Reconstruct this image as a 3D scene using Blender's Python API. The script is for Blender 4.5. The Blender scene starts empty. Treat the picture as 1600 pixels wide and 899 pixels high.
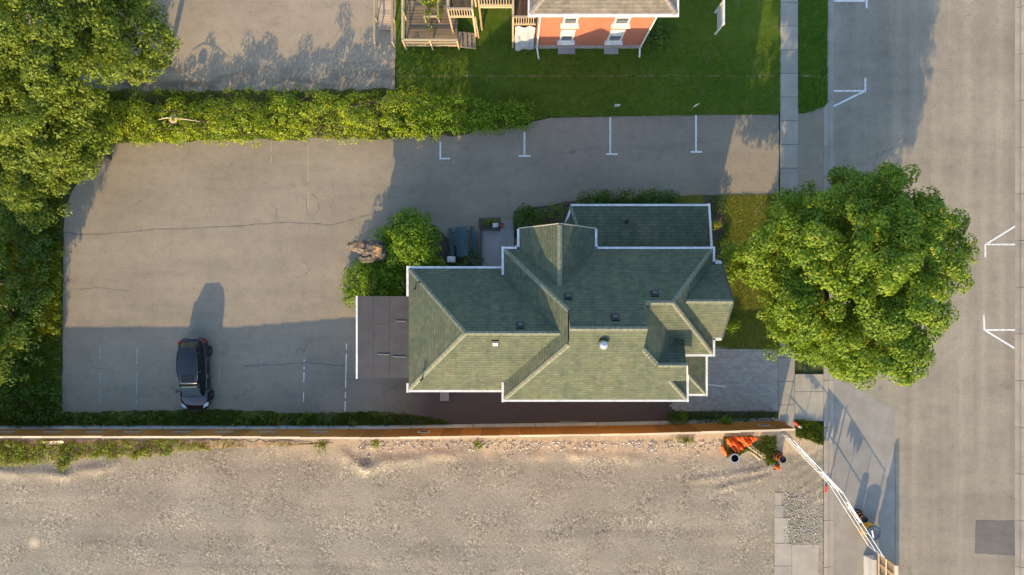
import bpy, math, random
import numpy as np
from mathutils import Vector, Matrix
rnd = random.Random(7)
RNG = np.random.default_rng(11)
R = math.radians
SC = bpy.context.scene
COL = SC.collection

# ------------------------------------------------------------------ camera
CAM_H = 44.0          # drone height above the ground, looking straight down
PPM = 24.0            # photograph pixels per metre at ground level
cam = bpy.data.cameras.new('camera')
cam.sensor_width = 36.0
cam.lens = 36.0 * CAM_H / (1600.0 / PPM)
cam.clip_end = 2000.0
camo = bpy.data.objects.new('camera', cam)
camo.location = (0, 0, CAM_H)
camo.rotation_euler = (0, 0, 0)
COL.objects.link(camo)
SC.camera = camo

# ------------------------------------------------------------------ light
SUN_EL, SUN_AZ = R(20.8), R(193.0)       # azimuth clockwise from north
W = bpy.data.worlds.new('World'); SC.world = W; W.use_nodes = True
nt = W.node_tree
sky = nt.nodes.new('ShaderNodeTexSky'); sky.sky_type = 'NISHITA'; sky.sun_disc = False
sky.sun_elevation = SUN_EL; sky.sun_rotation = SUN_AZ
sky.air_density = 1.0; sky.dust_density = 1.0; sky.ozone_density = 2.0
bg = nt.nodes['Background']; bg.inputs['Strength'].default_value = 0.15
nt.links.new(sky.outputs['Color'], bg.inputs['Color'])
sl = bpy.data.lights.new('sun', 'SUN'); sl.energy = 2.5; sl.angle = R(0.55); sl.color = (1.0, 0.74, 0.385)
so = bpy.data.objects.new('sun', sl); COL.objects.link(so)
dl = Vector((-math.sin(SUN_AZ) * math.cos(SUN_EL), -math.cos(SUN_AZ) * math.cos(SUN_EL), -math.sin(SUN_EL)))
so.rotation_euler = dl.to_track_quat('-Z', 'Y').to_euler()
SC.view_settings.view_transform = 'Standard'
SC.view_settings.look = 'None'
SC.view_settings.exposure = 1.76
SC.view_settings.gamma = 1.0

# ------------------------------------------------------------------ helpers
def G(px, py, z=0.0):
    k = (1 - z / CAM_H) / PPM
    return Vector(((px - 800) * k, (449.5 - py) * k, z))
def Hp(x, s, z):
    return Vector((x / 24.0, -s / 24.0, z))
def g2(px, py, z=0.0):
    v = G(px, py, z); return (v.x, v.y)

def chain_loc(o):
    v = Vector((0, 0, 0))
    while o is not None:
        v += o.location; o = o.parent
    return v

class MB:
    def __init__(s):
        s.v = []; s.f = []; s.uv = None
    def poly(s, pts):
        n = len(s.v); s.v += [tuple(p) for p in pts]; s.f.append(tuple(range(n, n + len(pts)))); return s
    def hexa(s, b, t):
        n = len(s.v); k = len(b)
        s.v += [tuple(p) for p in b] + [tuple(p) for p in t]
        s.f.append(tuple(range(n + k - 1, n - 1, -1))); s.f.append(tuple(range(n + k, n + 2 * k)))
        for i in range(k):
            j = (i + 1) % k
            s.f.append((n + i, n + j, n + k + j, n + k + i))
        return s
    def box(s, x0, x1, y0, y1, z0, z1):
        b = [(x0, y0, z0), (x1, y0, z0), (x1, y1, z0), (x0, y1, z0)]
        return s.hexa(b, [(p[0], p[1], z1) for p in b])
    def prism(s, pts, z0, z1):
        a = sum(pts[i][0] * pts[(i + 1) % len(pts)][1] - pts[(i + 1) % len(pts)][0] * pts[i][1] for i in range(len(pts)))
        if a < 0: pts = pts[::-1]
        return s.hexa([(p[0], p[1], z0) for p in pts], [(p[0], p[1], z1) for p in pts])
    def bar(s, p, q, w, h=None, up=(0, 0, 1)):
        p, q = Vector(p), Vector(q); h = h or w
        d = (q - p).normalized(); u = Vector(up)
        if abs(d.dot(u)) > 0.98: u = Vector((0, 1, 0))
        r = d.cross(u).normalized(); u = r.cross(d).normalized()
        o = [r * a * w / 2 + u * b * h / 2 for a, b in ((-1, -1), (1, -1), (1, 1), (-1, 1))]
        return s.hexa([p + k for k in o], [q + k for k in o])
    def tube(s, pts, rad, n=8, caps=True):
        pts = [Vector(p) for p in pts]
        if not hasattr(rad, '__len__'): rad = [rad] * len(pts)
        base = len(s.v)
        for i, p in enumerate(pts):
            d = (pts[min(i + 1, len(pts) - 1)] - pts[max(i - 1, 0)])
            d = d.normalized() if d.length > 1e-9 else Vector((0, 0, 1))
            a = Vector((1, 0, 0)) if abs(d.x) < 0.8 else Vector((0, 1, 0))
            r = d.cross(a).normalized(); u = r.cross(d).normalized()
            for k in range(n):
                t = 2 * math.pi * k / n
                s.v.append(tuple(p + (r * math.cos(t) + u * math.sin(t)) * rad[i]))
        for i in range(len(pts) - 1):
            for k in range(n):
                a = base + i * n + k; b = base + i * n + (k + 1) % n
                s.f.append((a, a + n, b + n, b))
        if caps:
            s.f.append(tuple(base + k for k in range(n)))
            s.f.append(tuple(base + (len(pts) - 1) * n + k for k in range(n - 1, -1, -1)))
        return s
    def lathe(s, c, prof, n=20):
        base = len(s.v); c = Vector(c)
        for r, z in prof:
            for k in range(n):
                t = 2 * math.pi * k / n
                s.v.append((c.x + r * math.cos(t), c.y + r * math.sin(t), c.z + z))
        for i in range(len(prof) - 1):
            for k in range(n):
                a = base + i * n + k; b = base + i * n + (k + 1) % n
                s.f.append((a, b, b + n, a + n))
        return s
    def build(s, name, mat, parent=None, smooth=False, kind=None, origin=None):
        me = bpy.data.meshes.new(name)
        off = Vector((0, 0, 0))
        if parent is not None: off = chain_loc(parent)
        elif origin is not None: off = Vector(origin)
        me.from_pydata([(a[0] - off.x, a[1] - off.y, a[2] - off.z) for a in s.v], [], s.f)
        if s.uv:
            l = me.uv_layers.new(name='UVMap')
            flat = []
            for f, u in zip(s.f, s.uv):
                for c in u: flat += [c[0], c[1]]
            l.data.foreach_set('uv', flat)
        if smooth: me.polygons.foreach_set('use_smooth', [True] * len(me.polygons))
        if isinstance(mat, (list, tuple)):
            for m in mat: me.materials.append(m)
        elif mat: me.materials.append(mat)
        o = bpy.data.objects.new(name, me)
        if parent is not None: o.parent = parent
        elif origin is not None: o.location = off
        if kind: o['kind'] = kind
        COL.objects.link(o)
        return o

def thing(name, label, cat, loc=(0, 0, 0), group=None, rz=0):
    o = bpy.data.objects.new(name, None); o.empty_display_size = 0.2
    o.location = loc; o.rotation_euler = (0, 0, rz)
    o['label'] = label; o['category'] = cat
    if group: o['group'] = group
    COL.objects.link(o); return o
def tag(o, label, cat, group=None, kind=None):
    o['label'] = label; o['category'] = cat
    if group: o['group'] = group
    if kind: o['kind'] = kind
    return o
def copy_tree(o, parent=None):
    c = o.copy(); COL.objects.link(c); c.parent = parent
    for ch in list(o.children): copy_tree(ch, c)
    return c
def bevel(o, w, seg=2):
    m = o.modifiers.new('edge', 'BEVEL'); m.width = w; m.segments = seg; m.limit_method = 'ANGLE'; m.angle_limit = R(35); return o

def ring_noise(pts, step=0.5, amp=0.08, seed=0):
    r = random.Random(seed); out = []
    for i, p in enumerate(pts):
        q = pts[(i + 1) % len(pts)]
        L = math.hypot(q[0] - p[0], q[1] - p[1]); n = max(1, int(L / step))
        for k in range(n):
            t = k / n; a = amp if k else 0
            out.append((p[0] + (q[0] - p[0]) * t + r.uniform(-a, a), p[1] + (q[1] - p[1]) * t + r.uniform(-a, a)))
    return out
def inside(pts, x, y):
    c = False; j = len(pts) - 1
    for i in range(len(pts)):
        xi, yi = pts[i]; xj, yj = pts[j]
        if (yi > y) != (yj > y) and x < (xj - xi) * (y - yi) / (yj - yi) + xi: c = not c
        j = i
    return c
def inside_np(pts, X, Y):
    c = np.zeros(X.shape, bool); j = len(pts) - 1
    for i in range(len(pts)):
        xi, yi = pts[i]; xj, yj = pts[j]
        if yi != yj:
            m = ((yi > Y) != (yj > Y)) & (X < (xj - xi) * (Y - yi) / (yj - yi) + xi)
            c ^= m
        j = i
    return c

# ------------------------------------------------------------------ materials
MATS = {}
class N:
    """small node-graph writer"""
    def __init__(s, name):
        s.m = bpy.data.materials.new(name); s.m.use_nodes = True
        s.t = s.m.node_tree; s.b = s.t.nodes['Principled BSDF']; s.out = s.t.nodes['Material Output']
        s.tc = s.t.nodes.new('ShaderNodeTexCoord')
        s.geo = s.t.nodes.new('ShaderNodeNewGeometry')
        s.pos = s.geo.outputs['Position']
        s.b.inputs['Roughness'].default_value = 0.85
        s.b.inputs['Specular IOR Level'].default_value = 0.25
    def node(s, t, **k):
        n = s.t.nodes.new(t)
        for a, b in k.items(): setattr(n, a, b)
        return n
    def link(s, a, b): s.t.links.new(a, b); return b
    def noise(s, scale, detail=4, rough=0.6, vec=None, dist=0.0):
        n = s.node('ShaderNodeTexNoise'); n.inputs['Scale'].default_value = scale
        n.inputs['Detail'].default_value = detail; n.inputs['Roughness'].default_value = rough
        n.inputs['Distortion'].default_value = dist
        s.link(vec or s.pos, n.inputs['Vector']); return n.outputs['Fac']
    def stretch(s, sx, sy, sz=1, vec=None):
        n = s.node('ShaderNodeMapping'); n.inputs['Scale'].default_value = (sx, sy, sz)
        s.link(vec or s.pos, n.inputs['Vector']); return n.outputs['Vector']
    def voro(s, scale, vec=None, feature='F1', out='Distance'):
        n = s.node('ShaderNodeTexVoronoi', feature=feature); n.inputs['Scale'].default_value = scale
        s.link(vec or s.pos, n.inputs['Vector']); return n.outputs[out]
    def ramp(s, fac, stops):
        n = s.node('ShaderNodeValToRGB'); cr = n.color_ramp
        while len(cr.elements) < len(stops): cr.elements.new(0.5)
        for e, (p, c) in zip(cr.elements, stops):
            e.position = p; e.color = (*c, 1) if len(c) == 3 else c
        s.link(fac, n.inputs['Fac']); return n.outputs['Color']
    def mix(s, fac, a, b, mode='MIX'):
        n = s.node('ShaderNodeMix', data_type='RGBA', blend_type=mode)
        for i, v in ((0, fac), (6, a), (7, b)):
            if isinstance(v, bpy.types.NodeSocket): s.link(v, n.inputs[i])
            elif i == 0: n.inputs[0].default_value = v
            else: n.inputs[i].default_value = (*v, 1)
        return n.outputs[2]
    def math(s, op, a, b=None, c=None, clamp=False):
        n = s.node('ShaderNodeMath', operation=op, use_clamp=clamp)
        for i, v in enumerate((a, b, c)):
            if v is None: continue
            if isinstance(v, bpy.types.NodeSocket): s.link(v, n.inputs[i])
            else: n.inputs[i].default_value = v
        return n.outputs[0]
    def mapr(s, v, a, b, c=0.0, d=1.0):
        n = s.node('ShaderNodeMapRange'); s.link(v, n.inputs[0])
        for i, k in enumerate((a, b, c, d)): n.inputs[i + 1].default_value = k
        return n.outputs[0]
    def xyz(s, vec=None):
        n = s.node('ShaderNodeSeparateXYZ'); s.link(vec or s.pos, n.inputs[0]); return n.outputs
    def color(s, v):
        if isinstance(v, bpy.types.NodeSocket): s.link(v, s.b.inputs['Base Color'])
        else: s.b.inputs['Base Color'].default_value = (*v, 1)
        return s
    def bump(s, h, dist=0.02, strength=0.6):
        n = s.node('ShaderNodeBump'); n.inputs['Distance'].default_value = dist; n.inputs['Strength'].default_value = strength
        s.link(h, n.inputs['Height']); s.link(n.outputs['Normal'], s.b.inputs['Normal']); return s
    def set(s, rough=None, spec=None, metal=None, coat=None):
        if rough is not None: s.b.inputs['Roughness'].default_value = rough
        if spec is not None: s.b.inputs['Specular IOR Level'].default_value = spec
        if metal is not None: s.b.inputs['Metallic'].default_value = metal
        if coat is not None: s.b.inputs['Coat Weight'].default_value = coat; s.b.inputs['Coat Roughness'].default_value = 0.03
        return s

def mul(c, k): return tuple(a * k for a in c)
def plain(name, c, rough=0.6, spec=0.3, var=0.12, scale=6.0, metal=None, coat=None, bump=0.0):
    n = N(name)
    f = n.noise(scale, 4)
    n.color(n.ramp(f, [(0.3, mul(c, 1 - var)), (0.7, mul(c, 1 + var))])).set(rough, spec, metal, coat)
    if bump: n.bump(n.noise(scale * 12, 3), bump, 0.5)
    return n.m

def m_asphalt(name, base, dark=None, cracks=True, streak=False, damp=None):
    n = N(name)
    big = n.noise(0.22, 5, 0.55); mid = n.noise(1.6, 5, 0.65); fine = n.noise(34, 3, 0.7)
    c = n.ramp(big, [(0.3, mul(base, 0.86)), (0.5, base), (0.72, mul(base, 1.1))])
    c = n.mix(0.5, c, n.ramp(mid, [(0.25, (0.70, 0.70, 0.71)), (0.5, (1, 1, 1)), (0.75, (1.16, 1.14, 1.1))]), 'MULTIPLY')
    c = n.mix(0.75, c, n.ramp(fine, [(0.25, (0.52, 0.52, 0.52)), (0.5, (1, 1, 1)), (0.78, (1.45, 1.43, 1.4))]), 'MULTIPLY')
    g2n = n.noise(9, 4, 0.75)
    c = n.mix(0.7, c, n.ramp(g2n, [(0.28, (0.72, 0.72, 0.73)), (0.5, (1, 1, 1)), (0.74, (1.22, 1.21, 1.18))]), 'MULTIPLY')
    wp = n.noise(1.0, 4, 0.6, n.stretch(0.12, 0.7))
    c = n.mix(0.5, c, n.ramp(wp, [(0.32, (0.80, 0.80, 0.81)), (0.5, (1, 1, 1)), (0.7, (1.12, 1.1, 1.08))]), 'MULTIPLY')
    if streak:
        st = n.noise(1.0, 4, 0.6, n.stretch(0.9, 0.025))
        c = n.mix(0.8, c, n.ramp(st, [(0.3, (0.80, 0.80, 0.81)), (0.55, (1, 1, 1)), (0.7, (1.18, 1.17, 1.15))]), 'MULTIPLY')
    # oil spots
    sp = n.voro(0.55); spn = n.noise(2.5, 3)
    spot = n.math('MULTIPLY', n.mapr(sp, 0.0, 0.16, 1, 0), n.mapr(spn, 0.45, 0.62))
    c = n.mix(n.math('MULTIPLY', spot, 0.5), c, mul(base, 0.5))
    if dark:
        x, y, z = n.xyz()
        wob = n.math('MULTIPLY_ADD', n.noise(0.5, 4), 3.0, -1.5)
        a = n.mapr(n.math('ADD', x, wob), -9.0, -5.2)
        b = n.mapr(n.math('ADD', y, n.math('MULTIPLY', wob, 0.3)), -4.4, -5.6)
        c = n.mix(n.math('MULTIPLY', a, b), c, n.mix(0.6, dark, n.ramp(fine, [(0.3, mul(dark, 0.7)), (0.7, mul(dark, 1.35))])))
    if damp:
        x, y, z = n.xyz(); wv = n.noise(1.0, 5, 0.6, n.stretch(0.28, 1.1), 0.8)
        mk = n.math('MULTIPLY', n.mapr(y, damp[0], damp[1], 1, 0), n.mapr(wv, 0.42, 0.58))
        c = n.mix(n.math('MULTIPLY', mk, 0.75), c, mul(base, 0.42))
    if cracks:
        w = n.noise(1.3, 3)
        vv = n.node('ShaderNodeVectorMath', operation='ADD')
        n.link(n.pos, vv.inputs[0])
        cw = n.node('ShaderNodeCombineXYZ'); n.link(n.math('MULTIPLY', w, 1.6), cw.inputs[0]); n.link(n.math('MULTIPLY', w, -1.2), cw.inputs[1])
        n.link(cw.outputs[0], vv.inputs[1])
        d = n.voro(0.085, vv.outputs[0], 'DISTANCE_TO_EDGE')
        cr = n.math('MULTIPLY', n.mapr(d, 0.0008, 0.0035, 1, 0), n.mapr(n.noise(0.35, 3), 0.5, 0.62))
        c = n.mix(n.math('MULTIPLY', cr, 0.55), c, mul(base, 0.4))
    n.color(c).bump(n.math('ADD', fine, n.math('MULTIPLY', mid, 0.6)), 0.012, 0.45)
    n.set(0.9, 0.15)
    return n.m

def m_concrete(name, base, scale=1.0):
    n = N(name)
    a = n.noise(0.9 * scale, 5); f = n.noise(40, 3)
    oi = n.node('ShaderNodeObjectInfo')
    c = n.ramp(a, [(0.3, mul(base, 0.82)), (0.7, mul(base, 1.1))])
    c = n.mix(0.5, c, n.ramp(f, [(0.25, (0.75, 0.75, 0.75)), (0.75, (1.2, 1.2, 1.2))]), 'MULTIPLY')
    c = n.mix(0.8, c, n.ramp(oi.outputs['Random'], [(0, (0.86, 0.87, 0.88)), (1, (1.1, 1.08, 1.05))]), 'MULTIPLY')
    n.color(c).bump(f, 0.008, 0.4).set(0.85, 0.2)
    return n.m

def m_gravel(name):
    n = N(name)
    x, y, z = n.xyz()
    f1 = n.voro(10, None, 'F1', 'Color'); d1 = n.voro(10)
    f2 = n.voro(22, None, 'F1', 'Color')
    s1 = n.node('ShaderNodeSeparateColor'); n.link(f1, s1.inputs[0])
    s2 = n.node('ShaderNodeSeparateColor'); n.link(f2, s2.inputs[0])
    base = n.ramp(n.noise(0.25, 5), [(0.3, (0.20, 0.170, 0.126)), (0.55, (0.245, 0.210, 0.156)), (0.75, (0.29, 0.25, 0.186))])
    coarse = n.mapr(n.noise(0.55, 5, 0.7), 0.44, 0.6)
    st = n.ramp(s1.outputs[0], [(0.0, (0.35, 0.35, 0.36)), (0.18, (0.72, 0.72, 0.73)), (0.75, (1.1, 1.1, 1.08)), (0.93, (1.5, 1.5, 1.48)), (1.0, (1.9, 1.9, 1.85))])
    fi = n.ramp(s2.outputs[0], [(0.0, (0.62, 0.62, 0.62)), (0.5, (1.0, 1.0, 1.0)), (1.0, (1.35, 1.34, 1.3))])
    c = n.mix(n.mapr(coarse, 0, 1, 0.12, 0.75), base, st, 'MULTIPLY')
    c = n.mix(n.mapr(coarse, 0, 1, 0.35, 0.85), c, fi, 'MULTIPLY')
    # dry tan soil near the hoarding
    soil = n.ramp(n.noise(4, 5), [(0.3, (0.34, 0.245, 0.15)), (0.7, (0.50, 0.39, 0.26))])
    ed = n.math('ADD', y, n.math('MULTIPLY_ADD', n.noise(0.8, 5), 2.4, -1.2))
    m = n.math('MULTIPLY', n.mapr(ed, -11.3, -10.4), n.mapr(n.math('ADD', x, n.math('MULTIPLY_ADD', n.noise(0.4, 3), 6, -3)), -17, -10))
    c = n.mix(n.math('MULTIPLY', m, 0.85), c, soil)
    # packed wheel tracks running along the lot
    tk = n.noise(1.0, 3, 0.5, n.stretch(0.05, 0.75), 0.6)
    c = n.mix(0.8, c, n.ramp(tk, [(0.36, (0.84, 0.84, 0.85)), (0.47, (1, 1, 1)), (0.56, (1.0, 1.0, 1.0)), (0.64, (1.10, 1.09, 1.07))]), 'MULTIPLY')
    # bare earthy patches
    bp = n.mapr(n.noise(0.16, 4), 0.6, 0.72)
    c = n.mix(n.math('MULTIPLY', bp, 0.35), c, (0.36, 0.29, 0.21))
    # pale spilt sand, lower left
    v = n.node('ShaderNodeVectorMath', operation='DISTANCE'); n.link(n.pos, v.inputs[0]); v.inputs[1].default_value = (-31.12, -16.65, 0)
    sp = n.mapr(n.math('ADD', v.outputs['Value'], n.math('MULTIPLY_ADD', n.noise(5, 3), 0.3, -0.15)), 0.1, 0.45, 1, 0)
    c = n.mix(n.math('MULTIPLY', sp, 0.75), c, (0.50, 0.40, 0.26))
    h = n.math('ADD', n.math('MULTIPLY', d1, -1.0), n.math('MULTIPLY', n.noise(45, 2), 0.8))
    n.color(c).bump(h, 0.025, 0.4).set(0.95, 0.1)
    return n.m

def m_grass(name, a, b, c3, dry=(0.20, 0.17, 0.07)):
    n = N(name)
    big = n.noise(0.35, 5, 0.6); mid = n.noise(2.4, 5, 0.7); fine = n.noise(28, 4, 0.75, n.stretch(1, 0.6))
    col = n.ramp(big, [(0.3, a), (0.5, b), (0.7, c3)])
    col = n.mix(0.7, col, n.ramp(mid, [(0.28, (0.62, 0.68, 0.6)), (0.5, (1, 1, 1)), (0.75, (1.35, 1.25, 1.1))]), 'MULTIPLY')
    col = n.mix(0.85, col, n.ramp(fine, [(0.25, (0.35, 0.4, 0.3)), (0.5, (1, 1, 1)), (0.78, (1.8, 1.7, 1.4))]), 'MULTIPLY')
    col = n.mix(n.math('MULTIPLY', n.mapr(n.noise(0.9, 6, 0.75), 0.55, 0.72), 0.6), col, dry)
    yy = n.xyz()[1]
    ln = n.math('ABSOLUTE', n.math('SUBTRACT', yy, n.math('MULTIPLY_ADD', n.noise(0.7, 3), 0.16, 13.68)))
    col = n.mix(n.math('MULTIPLY', n.mapr(ln, 0.02, 0.09, 1, 0), n.mapr(n.noise(3, 4), 0.42, 0.6)), col, mul(dry, 1.15))
    n.color(col).bump(n.math('ADD', fine, n.math('MULTIPLY', mid, 0.5)), 0.08, 0.8).set(0.95, 0.05)
    return n.m

def m_leaf(name, lo, hi, odd=None, trans=0.35):
    n = N(name)
    rp = n.geo.outputs['Random Per Island']
    c = n.ramp(rp, [(0.0, mul(lo, 0.8)), (0.45, tuple((p + q) / 2 for p, q in zip(lo, hi))), (1.0, hi)])
    c = n.mix(0.6, c, n.ramp(n.noise(0.8, 4, 0.7), [(0.3, (0.66, 0.78, 0.8)), (0.5, (1, 1, 1)), (0.7, (1.38, 1.2, 0.85))]), 'MULTIPLY')
    if odd: c = n.mix(n.mapr(rp, 0.965, 0.97), c, odd)
    n.color(c).set(0.55, 0.3)
    t = n.node('ShaderNodeBsdfTranslucent'); n.link(n.mix(1.0, c, (1.35, 1.25, 0.55), 'MULTIPLY'), t.inputs['Color'])
    ms = n.node('ShaderNodeMixShader'); ms.inputs[0].default_value = trans
    n.link(n.b.outputs[0], ms.inputs[1]); n.link(t.outputs[0], ms.inputs[2]); n.link(ms.outputs[0], n.out.inputs['Surface'])
    return n.m

def m_shingle(name, base, tint, w=0.30, h=0.20, contrast=1.0):
    n = N(name)
    uv = n.node('ShaderNodeUVMap').outputs[0]
    br = n.node('ShaderNodeTexBrick'); n.link(uv, br.inputs['Vector'])
    br.inputs['Scale'].default_value = 1.0; br.inputs['Brick Width'].default_value = w; br.inputs['Row Height'].default_value = h
    br.inputs['Mortar Size'].default_value = 0.006; br.inputs['Mortar Smooth'].default_value = 0.3
    br.inputs['Color1'].default_value = (0.70, 0.74, 0.74, 1); br.inputs['Color2'].default_value = (1.28, 1.25, 1.18, 1); br.inputs['Mortar'].default_value = (0.55, 0.55, 0.55, 1)
    br.inputs['Bias'].default_value = 0.0; br.offset = 0.5
    v2 = n.voro(4.5, n.stretch(1.0, 1.6, 1, uv), 'F1', 'Color')
    s2 = n.node('ShaderNodeSeparateColor'); n.link(v2, s2.inputs[0])
    c = n.ramp(n.noise(0.7, 4), [(0.3, mul(base, 0.88)), (0.5, base), (0.7, tint)])
    c = n.mix(0.5 * contrast, c, br.outputs['Color'], 'MULTIPLY')
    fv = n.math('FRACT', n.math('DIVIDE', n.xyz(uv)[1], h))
    c = n.mix(0.5, c, n.ramp(fv, [(0.0, (0.62, 0.65, 0.67)), (0.28, (0.70, 0.72, 0.74)), (0.45, (1.08, 1.07, 1.05)), (1.0, (1.16, 1.15, 1.12))]), 'MULTIPLY')  # darker lower part of each course: butt shadow line painted into the colour
    c = n.mix(0.35 * contrast, c, n.ramp(s2.outputs[0], [(0.0, (0.66, 0.7, 0.72)), (0.5, (1, 1, 1)), (1.0, (1.28, 1.24, 1.12))]), 'MULTIPLY')
    c = n.mix(0.6, c, n.ramp(n.noise(1.0, 4, 0.65, n.stretch(2.2, 0.25, 1, uv)), [(0.33, (0.80, 0.82, 0.84)), (0.5, (1, 1, 1)), (0.68, (1.14, 1.12, 1.06))]), 'MULTIPLY')
    c = n.mix(0.5, c, n.ramp(n.noise(60, 2), [(0.3, (0.7, 0.7, 0.7)), (0.7, (1.3, 1.3, 1.3))]), 'MULTIPLY')
    n.color(c).bump(n.noise(70, 2), 0.006, 0.4).set(0.92, 0.1)
    return n.m

def m_wood(name, base, axis='x', var=0.3, rough=0.8):
    n = N(name)
    oi = n.node('ShaderNodeObjectInfo')
    sv = (0.6, 14, 14) if axis == 'x' else ((14, 0.6, 14) if axis == 'y' else (14, 14, 0.6))
    ofs = n.node('ShaderNodeVectorMath', operation='ADD'); n.link(n.pos, ofs.inputs[0])
    cx = n.node('ShaderNodeCombineXYZ'); n.link(n.math('MULTIPLY', oi.outputs['Random'], 37.0), cx.inputs[0]); n.link(cx.outputs[0], ofs.inputs[1])
    g = n.noise(1.0, 5, 0.65, n.stretch(*sv, vec=ofs.outputs[0]))
    c = n.ramp(g, [(0.28, mul(base, 1 - var)), (0.5, base), (0.75, mul(base, 1 + var))])
    c = n.mix(1.0, c, n.ramp(oi.outputs['Random'], [(0, (0.78, 0.78, 0.8)), (1, (1.2, 1.18, 1.12))]), 'MULTIPLY')
    n.color(c).bump(g, 0.004, 0.4).set(rough, 0.2)
    return n.m

def m_brick(name):
    n = N(name)
    x, y, z = n.xyz(); nx, ny, nz = n.xyz(n.geo.outputs['Normal'])
    cx = n.node('ShaderNodeCombineXYZ')
    side = n.mapr(n.math('ABSOLUTE', nx), 0.4, 0.6)
    u = n.math('ADD', n.math('MULTIPLY', x, n.math('SUBTRACT', 1.0, side)), n.math('MULTIPLY', y, side))
    n.link(u, cx.inputs[0]); n.link(z, cx.inputs[1])
    br = n.node('ShaderNodeTexBrick'); n.link(cx.outputs[0], br.inputs['Vector'])
    br.inputs['Scale'].default_value = 1.0; br.inputs['Brick Width'].default_value = 0.215; br.inputs['Row Height'].default_value = 0.075
    br.inputs['Mortar Size'].default_value = 0.006
    br.inputs['Color1'].default_value = (0.35, 0.095, 0.05, 1); br.inputs['Color2'].default_value = (0.42, 0.122, 0.058, 1); br.inputs['Mortar'].default_value = (0.36, 0.25, 0.19, 1)
    c = n.mix(0.35, br.outputs['Color'], n.ramp(n.noise(1.2, 5), [(0.3, (0.7, 0.7, 0.72)), (0.7, (1.25, 1.2, 1.15))]), 'MULTIPLY')
    n.color(c).bump(br.outputs['Fac'], 0.006, -0.5).set(0.9, 0.15)
    return n.m

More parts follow.
